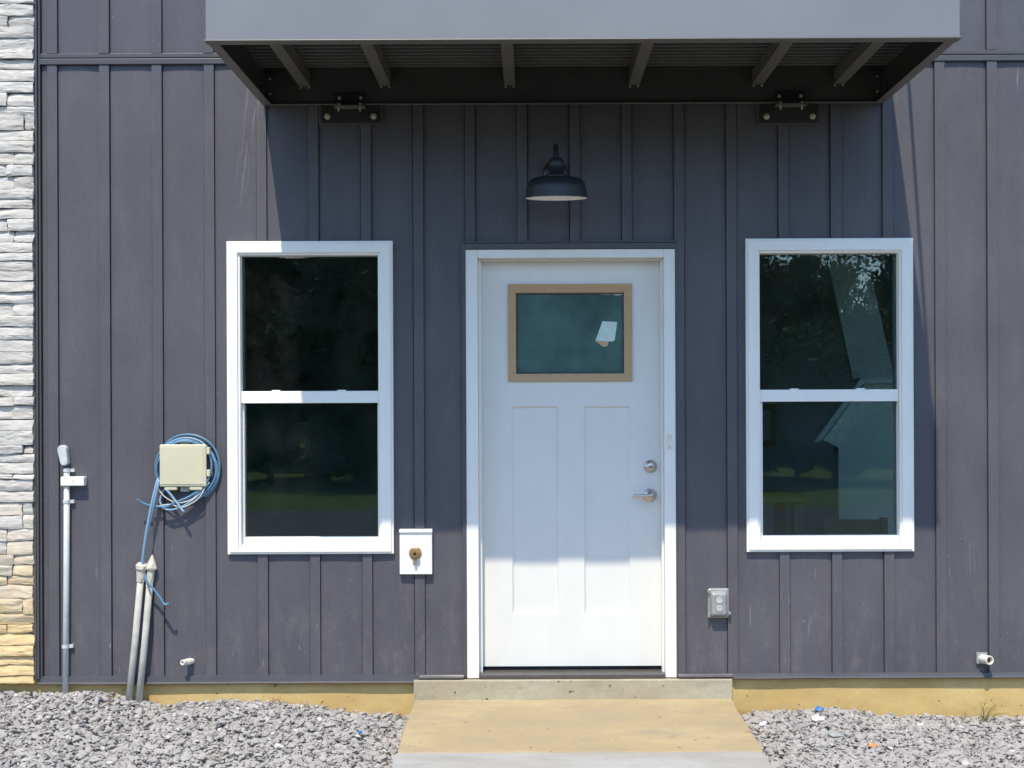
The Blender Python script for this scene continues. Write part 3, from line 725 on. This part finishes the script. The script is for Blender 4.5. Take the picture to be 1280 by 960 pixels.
# ------------------------------------------------------------------ barn lamp over the door
LP = .27
c = W(695.5, 248, LP)
lamp = empty('wall_lamp', (c.x, 0, c.z)); tag(lamp, 'black barn style wall lamp with white underside above the door', 'lamp')
def lp(name, bm, m, **k): o = obj(name, bm, m, None, **k); adopt(o, lamp); return o
TI = Matrix.Translation(c) @ Matrix.Rotation(R(4.5), 4, 'X')
bm = NB(); lathe(bm, [(.038, .108), (.055, .103), (.096, .099), (.118, .092), (.135, .076), (.144, .050), (.147, .012), (.151, .003), (.151, 0), (.149, 0)], 48, TI); lp('shade', bm, M['lamp'], smooth=True)
bm = NB(); lathe(bm, [(.1495, .0005), (.1435, .012), (.141, .016), (.10, .020), (0, .021)], 48, TI); lp('shade_lining', bm, M['lampin'], smooth=True)
bm = NB(); lathe(bm, [(.056, .1035), (.056, .112), (.036, .118), (.036, .165), (.033, .180), (.024, .192), (0, .195)], 28, TI); lp('socket_cup', bm, M['lamp'], smooth=True)
zp = c.z + .165
bm = NB(); lathe(bm, [(.062, 0), (.062, .012), (.055, .022), (.02, .026), (0, .026)], 32, outward(c.x, zp, .0)); lp('wall_plate', bm, M['lamp'], smooth=True)
bm = NB(); tube(bm, spline([(c.x, -.02, zp), (c.x, -.07, zp + .02), (c.x, -.14, zp + .075), (c.x, -.21, zp + .095), (c.x, -.255, zp + .07), (c.x, -.27, c.z + .19)], 7), .0135, 14); lp('gooseneck', bm, M['lamp'], smooth=True)

# ------------------------------------------------------------------ services on the left
def thing(name, px, py, label, cat, group=None):
    q = W(px, py); o = empty(name, (q.x, q.y, q.z)); tag(o, label, cat, group); return o
def tpart(t, name, bm, m, **k): o = obj(name, bm, M[m], None, **k); adopt(o, t); return o
# tall conduit with fitting and white box
t = thing('conduit', 82, 867, 'tall grey upright conduit with a white box near its rounded top', 'conduit')
a = W(81.5, 870, .022); b = W(83.5, 585, .022)
bm = NB(); tube(bm, [Vector((a.x, a.y, a.z - .06)), a + (b - a) * .5 + Vector((.002, 0, 0)), b], .0145, 16); tpart(t, 'pipe', bm, 'grey_pvc', smooth=True)
# rounded fitting
cA, cB = W(79, 562, .026), W(81.5, 577, .026); rad = .0225; ax = (cB - cA).normalized(); sd_ = Vector((ax.z, 0, -ax.x))
pts = []
for s in range(17):
    an = math.pi * s / 16; pts.append(cA + sd_ * math.cos(an) * rad + ax * (-math.sin(an)) * rad)
for s in range(17):
    an = math.pi * s / 16; rr = rad * (.85); pts.append(cB - sd_ * math.cos(an) * rr + ax * math.sin(an) * rr)
bm = NB(); f0 = [bm.verts.new(p + Vector((0, -.022, 0))) for p in pts]; f1 = [bm.verts.new(p + Vector((0, .02, 0))) for p in pts]
bm.faces.new(f0); bm.faces.new(f1[::-1])
for k in range(len(pts)): n = (k+1) % len(pts); bm.faces.new((f0[k], f1[k], f1[n], f0[n]))
tpart(t, 'conduit_head', bm, 'grey_pvc', bevel=.004)
q = rect(75.5, 105, 596, 607.5, .045)
bm = NB(); box(bm, q[0], q[1], -.046, -.002, q[2], q[3]); tpart(t, 'relay_box', bm, 'white_plastic', bevel=.005, seg=3)
bm = NB(); xx = (q[0] + q[1]) / 2; lathe(bm, [(.005, 0), (.004, .0006), (0, .0006)], 10, outward(xx + .005, (q[2]+q[3])/2, .046)); tpart(t, 'indicator', bm, 'grey_pvc')
for py in (588, 627, 808):
    z = WZ(84, py, .022); x = a.x + (b.x - a.x) * (z - a.z) / (b.z - a.z)
    bm = NB(); lathe(bm, [(.0146, -.008), (.0172, -.008), (.0172, .008), (.0146, .008)], 18, Matrix.Translation((x, -.022, z))); box(bm, x + .0165, x + .036, -.020, -.002, z - .008, z + .008)
    tpart(t, 'strap', bm, 'grey_pvc')
# two leaning conduits
for (p0, p1, lab, kind) in (((160, 885), (177, 712), 'leaning dusty conduit with a ragged tape cap, cable entering its top', 0), ((172.5, 885), (189, 709), 'leaning dusty conduit with a pointed pale cone cap', 1)):
    t = thing('conduit', p0[0], p0[1], lab, 'conduit', 'leaning conduit stubs')
    a = W(*p0, .046); b = W(*p1, .030 if kind else .036)
    a = a + (a - b) * .06
    bm = NB(); tube(bm, [a, a + (b-a)*.5 + Vector((.003, 0, 0)), b], .0165, 16); tpart(t, 'pipe', bm, 'dusty_pvc', smooth=True)
    ax = (b - a).normalized(); u = ax.orthogonal().normalized(); v = ax.cross(u)
    bm = NB(); rg = []
    prof = [(-.06, .0195), (-.035, .021), (-.004, .0225), (.004, .030), (.02, .031), (.034, .020), (.038, .008)] if kind == 0 else [(-.10, .0175), (-.03, .0185), (-.012, .019), (-.008, .030), (.0, .029), (.03, .016), (.062, .003)]
    for h, r0 in prof:
        rg.append([bm.verts.new(b + ax * h + (u * math.cos(s*math.pi/8) + v * math.sin(s*math.pi/8)) * r0 * (1 + .16 * mnoise.noise((s * 1.3, h * 60, kind * 7)))) for s in range(16)])
    for i in range(len(rg) - 1):
        for s in range(16): m = (s+1) % 16; bm.faces.new((rg[i][s], rg[i][m], rg[i+1][m], rg[i+1][s]))
    bm.faces.new(rg[-1]); bm.faces.new(rg[0][::-1]); tpart(t, 'end_cap', bm, 'cap')
# junction box
t = thing('junction_box', 229, 612, 'square beige utility box with blue cable coiled behind it', 'utility box')
q = rect(199, 257.5, 555.5, 608.5, .062)
bm = NB(); box(bm, q[0] + .006, q[1] - .006, -.042, -.014, q[2] + .006, q[3] - .006); tpart(t, 'box_body', bm, 'beige', bevel=.004)
bm = NB(); box(bm, q[0], q[1], -.060, -.0425, q[2], q[3]); lid = tpart(t, 'lid', bm, 'beige', bevel=.007, seg=3)
bm = NB(); box(bm, q[0] + .006, q[1] - .014, -.0625, -.0605, q[2] + .012, q[3] - .014); tpart(t, 'lid_panel', bm, 'beige', bevel=.0012)
for x in (q[0] + .022, q[1] - .085):
    bm = NB(); box(bm, x, x + .064, -.056, -.03, q[2] - .018, q[2] - .0005); tpart(t, 'hinge', bm, 'beige', bevel=.005)
for z in (.05, .16):
    bm = NB(); box(bm, q[1] + .0005, q[1] + .016, -.056, -.030, q[2] + z, q[2] + z + .034); tpart(t, 'latch', bm, 'beige', bevel=.003)
for x, z in (((q[0]+q[1])/2, q[3] + .012), ((q[0]+q[1])/2, q[2] - .012)):
    bm = NB(); box(bm, x - .022, x + .022, -.022, -.0145, z - .014, z + .014); lathe(bm, [(.006, 0), (.005, .003), (0, .003)], 10, outward(x, z, .022)); tpart(t, 'mounting_lug', bm, 'grey_pvc')
# coil
t = thing('cable_coil', 229, 640, 'coil of blue cable with loose pale wires hung behind the beige utility box', 'cable')
cc = W(231, 585, .03); rnd = random.Random(3)
for k in range(4):
    pts = []; r0 = .136 + .010 * k + rnd.uniform(-.004, .004); off = Vector((rnd.uniform(-.012, .012), 0, rnd.uniform(-.012, .012)))
    a0, a1 = (R(-75), R(215)) if k < 3 else (R(-60), R(160))
    for s in range(25):
        an = a0 + (a1 - a0) * s / 24
        pts.append(cc + off + Vector((math.cos(an) * (r0 + .006 * math.sin(an*2.3+k*1.7)), .006 * k - .010 + .006 * math.sin(an*2+k), math.sin(an) * r0 * 1.02)))
    bm = NB(); tube(bm, spline(pts, 3), .0054, 8); tpart(t, 'loop', bm, 'cable_plain' if k != 2 else 'cable', smooth=True)
def cable(name, pix, r, m, par=t):
    bm = NB(); tube(bm, spline([W(*p) for p in pix], 8), r, 8); return tpart(par, name, bm, m, smooth=True)
cable('cable_tail', [(171.5, 624, .07), (180, 629.5, .06), (194, 633, .05), (215, 632, .045), (233, 624, .04), (245, 614, .035)], .0056, 'cable_plain')
cable('cable_tail', [(205, 634.5, .05), (220, 628, .05), (240, 619, .045), (252, 608, .04)], .0062, 'cable_plain')
cable('cable_tail', [(206, 609, .03), (200, 626, .045), (208, 637, .05), (226, 634, .05), (246, 621, .045), (262, 603, .04)], .005, 'cable')
cable('cable_tail', [(208, 612, .05), (217, 623, .055), (230, 640.5, .07)], .0062, 'cable')
cable('wire', [(196, 608, .05), (206, 621, .05), (222, 628.5, .05), (240, 624, .045), (253, 611, .04)], .003, 'wire')
cable('wire', [(200, 632, .05), (214, 630.5, .05), (226, 634.5, .055), (240, 629, .05), (250, 621, .05), (256, 610, .045)], .0028, 'wire')
t = thing('cable', 178, 712, 'striped blue cable running from the beige utility box to the leaning conduit', 'cable')
cable('strand', [(198, 598, .04), (195, 607, .055), (189, 633, .065), (183, 665, .065), (179.5, 690, .06), (177.5, 708, .05)], .0068, 'cable', t)
cable('strand', [(199, 600, .05), (197, 609, .06), (190, 640, .060), (183, 672, .060), (180, 690, .055), (179, 708, .05)], .0055, 'cable', t)
t = thing('cable', 205, 757, 'short blue cable tail poking out beside the pointed conduit cap', 'cable')
cable('strand', [(181, 718, .072), (184, 728, .078), (191, 735, .078), (200, 747, .08), (206, 755.5, .085), (211, 754.5, .088)], .006, 'cable_plain', t)

# ------------------------------------------------------------------ pipes, hose bib, outlet
def stub(px, py, bx_, by_, L, ro, ri, label, collar):
    c = W(px, py, L); e = W(bx_, by_, .012); t = empty('drain_pipe', (c.x, 0, c.z)); tag(t, label, 'pipe')
    bm = NB(); pipe(bm, e + (e - c) * .25, c, ro, ri); tpart(t, 'pipe', bm, 'white_pvc', bevel=.0015)
    if collar:
        bm = NB(); box(bm, e.x - ro * 1.25, e.x + ro * 1.2, -.0165, -.0, e.z - ro * 1.15, e.z + ro * 1.35); tpart(t, 'wall_flange', bm, 'clear', bevel=.003)
    else:
        bm = NB(); pipe(bm, e + (c - e) * .05, e + (c - e) * .42, ro * 1.2, ro * 1.02); tpart(t, 'coupling', bm, 'white_pvc')
    bm = NB(); lathe(bm, [(ri * .98, 0), (0, .0005)], 20, Matrix.Translation(c + (e - c) * .3) @ (c - e).to_track_quat('Z', 'Y').to_matrix().to_4x4()); tpart(t, 'bore', bm, 'hole')
stub(1237.5, 825.5, 1227.5, 823.3, .075, .0225, .0165, 'thick white drain pipe stub low on the siding above dry weeds', True)
stub(227.8, 828.2, 238, 826.6, .07, .0135, .0075, 'thin cream drain pipe stub low on the siding beside the leaning conduits', False)
t = thing('hose_bib', 519, 718, 'white mounting block with round brass hose connection beside the window', 'hose bib')
q = rect(499.5, 540, 666, 718, .03)
bm = NB(); box(bm, q[0], q[1], -.030, .005, q[2], q[3]); tpart(t, 'mounting_block', bm, 'white_plastic', bevel=.003)
bm = NB(); box(bm, q[0] - .002, q[1] + .002, -.038, .004, q[3] + .0003, q[3] + .018); tpart(t, 'drip_ledge', bm, 'white_plastic', bevel=.003)
c = W(519, 691.5, .04)
bm = NB(); lathe(bm, [(.032, 0), (.032, .004), (.026, .008), (.0, .008)], 24, outward(c.x, c.z, .0302)); tpart(t, 'flange', bm, 'brass', smooth=False, bevel=.001)
bm = NB(); pipe(bm, (c.x, -.036, c.z), (c.x, -.060, c.z - .002), .019, .008); tpart(t, 'spout', bm, 'brass')
bm = NB(); box(bm, c.x - .007, c.x + .007, -.050, -.0305, c.z - .055, c.z - .020); tpart(t, 'valve_stem', bm, 'brass', bevel=.002)
t = thing('outlet_cover', 899, 773, 'clear plastic weatherproof outlet cover on the siding beside the door', 'outlet')
q = rect(886, 911, 736, 773, .03)
bm = NB(); box(bm, q[0] - .003, q[1] + .004, -.022, .0, q[2] - .001, q[3] + .001); tpart(t, 'back_plate', bm, 'clear', bevel=.016, seg=4)
bm = NB(); v = box(bm, q[0] + .004, q[1] - .005, -.052, -.0225, q[2] + .006, q[3] - .006); 
for k in (0, 1, 4, 5): v[k].co.x += (.010 if k in (0, 4) else -.010); v[k].co.z += (.012 if k in (0, 1) else -.016)
tpart(t, 'bubble_cover', bm, 'clear', bevel=.011, seg=4)
for dz in (-.020, .020):
    bm = NB(); cx, cz = (q[0]+q[1])/2, (q[2]+q[3])/2 + dz
    lathe(bm, [(.016, 0), (.016, .0025), (.010, .003), (.0095, .0012), (0, .0012)], 20, outward(cx, cz, .0522)); tpart(t, 'socket_boss', bm, 'clear_light')
for z in (q[3] - .012, q[2] + .012):
    bm = NB(); box(bm, q[0] - .006, q[0] + .004, -.034, -.0225, z - .008, z + .008); tpart(t, 'hinge', bm, 'clear', bevel=.002)
bm = NB(); box(bm, q[1] - .004, q[1] + .009, -.040, -.0225, q[2] + .018, q[2] + .034); tpart(t, 'latch', bm, 'clear', bevel=.002)

# ------------------------------------------------------------------ gravel
def gz(x, y):
    """gravel bed height"""
    def ip(xs, zs): return float(np.interp(x, xs, zs))
    wall = ip([WX(a, 880) for a in (-300, 0, 130, 200, 300, 345, 420, 500, 540, 900, 945, 1040, 1110, 1250, 1500)],
              [WZ(600, b) for b in (865, 865, 862, 878, 872, 875, 885, 892, 900, 900, 892, 886, 895, 899, 894)])
    far = -0.215
    t = min(1, max(0, -y / 1.0)); t = t * t * (3 - 2 * t)
    return wall * (1 - t) + far * t + 0.014 * mnoise.noise((x * 3.3, y * 3.3, 0)) - 0.004
bm = NB(); nx, ny = 120, 36; x0, x1, y0, y1 = -4.4, 3.6, -2.4, -.002
g = [[bm.verts.new((x0 + (x1-x0)*i/nx, y0 + (y1-y0)*j/ny, 0)) for j in range(ny+1)] for i in range(nx+1)]
for c_ in g:
    for v in c_:
        v.co.z = gz(v.co.x, v.co.y) - .022
        if XSL - .03 < v.co.x < XSR + .03: v.co.z = -0.27
        if v.co.y < -2.2: v.co.z = -.31
for i in range(nx):
    for j in range(ny): bm.faces.new((g[i][j], g[i+1][j], g[i+1][j+1], g[i][j+1]))
tag(obj('gravel_bed', bm, plain('grey_fines', (0.34, 0.325, 0.305), .95, var=.3, scale=60, bump=.8), smooth=True), kind='structure')
temps = []
rg_ = np.random.RandomState(5)
for k in range(28):
    bm = NB(); n = rg_.randint(13, 20)
    P = rg_.normal(size=(n, 3)); P /= np.linalg.norm(P, axis=1)[:, None]; P *= rg_.uniform(.82, 1.1, size=(n, 1)); P *= np.array([1.2, .9, .6])
    for p in P: bm.verts.new(p)
    r = bmesh.ops.convex_hull(bm, input=bm.verts)
    bmesh.ops.delete(bm, geom=[v for v in bm.verts if not v.link_faces], context='VERTS')
    bm.verts.ensure_lookup_table(); bm.verts.index_update()
    V = np.array([v.co[:] for v in bm.verts]); F = np.array([[v.index for v in f.verts] for f in bm.faces if len(f.verts) == 3]); bm.free()
    temps.append((V, F))
AV, AF, AT = [], [], []; off = 0
def scatter(n, xa, xb, ya, yb, smin, smax, lift):
    global off
    for k in range(n):
        x = rg_.uniform(xa, xb); y = rg_.uniform(ya, yb)
        s = smin + (smax - smin) * rg_.beta(1.3, 3.0)
        if XSL - s * .8 < x < XSR + s * .8: continue
        if y > -s * .75: continue
        V, F = temps[rg_.randint(len(temps))]
        e = Euler((rg_.normal() * .32, rg_.normal() * .32, rg_.uniform(0, 6.28))).to_matrix()
        Q = (V * s) @ np.array(e).T + np.array((x, y, gz(x, y) + lift * rg_.uniform(-.6, 1.0)))
        AV.append(Q); AF.append(F + off); off += len(V)
        t = np.clip(rg_.normal(.48, .17), 0, .85) if rg_.rand() > .012 else 1.0
        AT.append(np.full(len(V), t))
scatter(9500, -3.4, XSL, -1.45, -.005, .008, .031, .009)
scatter(5200, -3.1, XSL, -1.3, -.005, .005, .010, .012)
scatter(6600, XSR, 2.9, -1.45, -.005, .008, .031, .009)
scatter(3600, XSR, 2.7, -1.3, -.005, .005, .010, .012)
scatter(1700, -4.3, XSL, -2.2, -1.4, .015, .036, .008)
scatter(1300, XSR, 3.5, -2.2, -1.4, .015, .036, .008)
V = np.concatenate(AV); F = np.concatenate(AF); Tn = np.concatenate(AT)
me = bpy.data.meshes.new('gravel'); me.from_pydata(V.tolist(), [], F.tolist()); me.update()
at = me.attributes.new('tone', 'FLOAT', 'POINT'); at.data.foreach_set('value', Tn.astype(np.float32))
tag(link('gravel', me, M['gravel']), 'loose grey crushed limestone gravel along the foundation', 'gravel', kind='stuff')

# scraps lying on the gravel
def on_gravel(px, py):
    o = Vector((0, -D, EYE)); q = W(px, py); d = (q - o)
    t = 1.0
    for k in range(400):
        t = 1.0 - k * .001; p = o + d * t
        if p.z > gz(p.x, p.y): 
            return o + d * (t + .001)
    return o + d * t
def scrap(name, px, py, w_, h_, m, label, cat, seed, thick=.006):
    p = on_gravel(px, py); rn = random.Random(seed); bm = NB(); n = 9
    top = [bm.verts.new((0, 0, .012))]; a = []
    for k in range(n):
        an = 2 * math.pi * k / n; r = rn.uniform(.75, 1.15); a.append(bm.verts.new((math.cos(an) * w_ * r, math.sin(an) * h_ * r, rn.uniform(-.004, .008))))
    b = [bm.verts.new((v.co.x * .9, v.co.y * .9, v.co.z - thick)) for v in a]
    for k in range(n):
        j = (k + 1) % n; bm.faces.new((top[0], a[k], a[j])); bm.faces.new((a[k], b[k], b[j], a[j]))
    bm.faces.new(b[::-1])
    o = obj(name, bm, M[m]); o.location = p + Vector((0, 0, .024)); o.rotation_euler = (R(28), R(rn.uniform(-10, 10)), 0); tag(o, label, cat); return o
scrap('plastic_scrap', 1025, 892, .026, .016, 'bluebit', 'crumpled blue plastic scrap lying on the gravel', 'litter', 1, .012)
scrap('paper_scrap', 1022, 904, .030, .022, 'whitebit', 'rounded white scrap lying on the gravel below the blue scrap', 'litter', 2, .012)
scrap('bark_chip', 1092, 938, .026, .012, 'orangebit', 'orange chip lying on the gravel', 'litter', 3, .008)
scrap('pale_stone', 1046, 924, .040, .026, 'clear', 'large flat pale stone lying on the gravel', 'stone', 4, .03)
scrap('white_pebble', 954, 911, .017, .013, 'whitebit', 'small white pebble near the walkway edge', 'stone', 5, .014)
scrap('blue_chip', 450, 922, .012, .006, 'bluebit', 'tiny dark blue plastic chip on the gravel near the window', 'litter', 6, .006)
# weeds against the foundation
def weed(px, py, n, h, spread, m, label, seed, bend=.3):
    b = on_gravel(px, py); b.y = min(b.y, -.03); rn = random.Random(seed); bm = NB()
    for k in range(n):
        a = rn.uniform(-1, 1) * spread; L = h * rn.uniform(.45, 1.0); o = Vector((b.x + rn.uniform(-.012, .012), b.y + rn.uniform(-.01, .01), b.z - .02))
        pts = [o, o + Vector((math.sin(a) * L * .4, -.004, math.cos(a) * L * .45)), o + Vector((math.sin(a + bend*.5) * L * .75, -.01, math.cos(a) * L * .8)), o + Vector((math.sin(a + bend) * L, -.012, math.cos(a + bend) * L))]
        sp = spline(pts, 4); tube(bm, sp, [.0016 * (1 - .6 * i / len(sp)) for i in range(len(sp))], 5)
        for q in range(rn.randint(1, 4)):
            c = sp[rn.randint(3, len(sp) - 1)]; e = c + Vector((rn.uniform(-.03, .03), -.004, rn.uniform(.0, .03)))
            tube(bm, [c, (c + e) / 2 + Vector((0, 0, .003)), e], [.0010, .0009, .0005], 4)
    o = obj('dry_weed', bm, M[m]); tag(o, label, 'weed'); return o
weed(1232, 906, 15, .15, .75, 'weed_green', 'sparse spiky weed under the thick white drain pipe', 11)
weed(1203, 906, 5, .10, 1.0, 'weed', 'thin dry stalks left of the spiky weed on the gravel', 12)
weed(353, 884, 4, .085, .3, 'weed', 'dry drooping stalk against the foundation below the window', 13, -1.4)
weed(379, 888, 3, .06, .3, 'weed', 'curled dry stalk against the foundation below the window', 14, 1.2)
weed(503, 899, 2, .09, .25, 'weed', 'dark bent twig at the walkway edge under the hose bib', 15, -.7)
weed(929, 895, 3, .075, .4, 'weed', 'dark twig at the walkway edge under the outlet cover', 16, -.9)

# ------------------------------------------------------------------ trees behind the camera, mirrored in the panes
def tree_mesh(seed, h, spread, base):
    rn = random.Random(seed); npr = np.random.RandomState(seed)
    bm = NB(); tops = []
    tube(bm, spline([(0, 0, -.3), (rn.uniform(-.1, .1), 0, h * .3), (rn.uniform(-.2, .2), rn.uniform(-.2, .2), h * .65), (0, 0, h * .93)], 5), [.19 * (h/7) * (1 - .9 * i / 15) for i in range(16)], 9)
    for k in range(11):
        z = base + (h * .85 - base) * rn.random(); an = rn.uniform(0, 6.28); L = spread * rn.uniform(.5, .95) * (1 - .45 * (z - base) / h)
        a = Vector((0, 0, z)); e = a + Vector((math.cos(an) * L, math.sin(an) * L, L * rn.uniform(.2, .7)))
        tube(bm, [a, (a + e) / 2 + Vector((0, 0, .12)), e], [.06, .04, .012], 6); tops.append(e)
    for f in bm.faces: f.smooth = True
    me1 = bpy.data.meshes.new('trunk'); bm.to_mesh(me1); bm.free(); me1.materials.append(M['bark'])
    cl = []
    for k in range(34):
        v = npr.normal(size=3); v /= np.linalg.norm(v); v *= npr.uniform(.55, 1.0)
        zc = base + (h - base) * .5; cl.append((v[0] * spread, v[1] * spread, zc + v[2] * (h - base) * .5, npr.uniform(.35, .75) * spread * .5))
    for e in tops: cl.append((e.x, e.y, e.z, spread * .3))
    n = 13000; ci = npr.randint(0, len(cl), n); c = np.array(cl)[ci]
    o = npr.normal(size=(n, 3)); o /= np.linalg.norm(o, axis=1)[:, None]; o *= (npr.rand(n, 1) ** .45) * c[:, 3:4]
    P = c[:, :3] + o; s = npr.uniform(.055, .125, size=(n, 1))
    a = npr.normal(size=(n, 3)); a /= np.linalg.norm(a, axis=1)[:, None]; b = np.cross(a, npr.normal(size=(n, 3))); b /= np.linalg.norm(b, axis=1)[:, None]
    V = np.stack([P - a * s * 1.3, P + b * s * .6, P + a * s * 1.3, P - b * s * .6], 1).reshape(-1, 3)
    F = np.arange(4 * n).reshape(-1, 4)
    me2 = bpy.data.meshes.new('crown'); me2.from_pydata(V.tolist(), [], F.tolist()); me2.update()
    at = me2.attributes.new('tone', 'FLOAT', 'POINT'); at.data.foreach_set('value', np.repeat(npr.rand(n), 4).astype(np.float32)); me2.materials.append(M['leaf'])
    return me1, me2
kinds = [tree_mesh(31, 7.6, 2.7, 1.2), tree_mesh(32, 6.6, 2.3, .6), tree_mesh(33, 8.6, 2.9, 2.0), tree_mesh(34, 3.1, 1.9, .05)]
rn = random.Random(8)
spots = [(9.4, -30, 3, 1.2), (11.4, -33, 3, 1.3), (-13.2, -34, 0, 1.15), (-10.4, -30, 2, 1.05), (-8.1, -36, 0, 1.2), (-5.6, -31, 1, 1.2), (-3.4, -37, 2, 1.0), (-1.0, -33, 1, 1.1), (1.3, -38, 0, 1.0), (3.6, -34, 1, 1.0),
         (5.4, -40, 2, .78), (7.6, -36, 1, 1.02), (9.4, -41, 0, .95), (11.9, -37, 2, .86), (14.4, -35, 1, 1.1), (17.3, -38, 0, 1.2), (-16.4, -36, 2, 1.1), (-19.6, -33, 0, 1.2), (20.4, -36, 2, 1.05),
         (-4.9, -23, 2, .85), (-9.0, -25, 0, .9), (-12, -46, 1, 1.5), (-6.6, -47, 0, 1.4), (-1.5, -48, 2, 1.2), (3.0, -49, 0, 1.15), (7.5, -50, 1, .85), (12.5, -49, 2, .74), (18, -48, 0, 1.3)]
for k in range(13):
    spots.append((-17 + k * 2.9 + rn.uniform(-.5, .5), -20.5 - rn.uniform(0, 2.2), 3, rn.uniform(.85, 1.15)))
for k in range(17):
    spots.append((-34 + k * 4.4 + rn.uniform(-.8, .8), -60 - rn.uniform(0, 9), 3, rn.uniform(1.5, 2.0)))
for x, y, k, s in spots:
    bush = k == 3
    r = empty('shrub' if bush else 'leafy_tree', (x, y, -.29)); r.scale = (s, s, s); r.rotation_euler = (0, 0, rn.uniform(0, 6.28))
    if bush: tag(r, 'dense green shrub beyond the lawn, leafy down to the ground', 'shrub', 'shrubs beyond the lawn')
    else: tag(r, 'leafy green tree of the row across the lawn, mirrored darkly in the windows', 'tree', 'trees across the lawn')
    for nm, me in (('trunk', kinds[k][0]), ('crown', kinds[k][1])):
        o = bpy.data.objects.new(nm, me); C.objects.link(o); o.parent = r
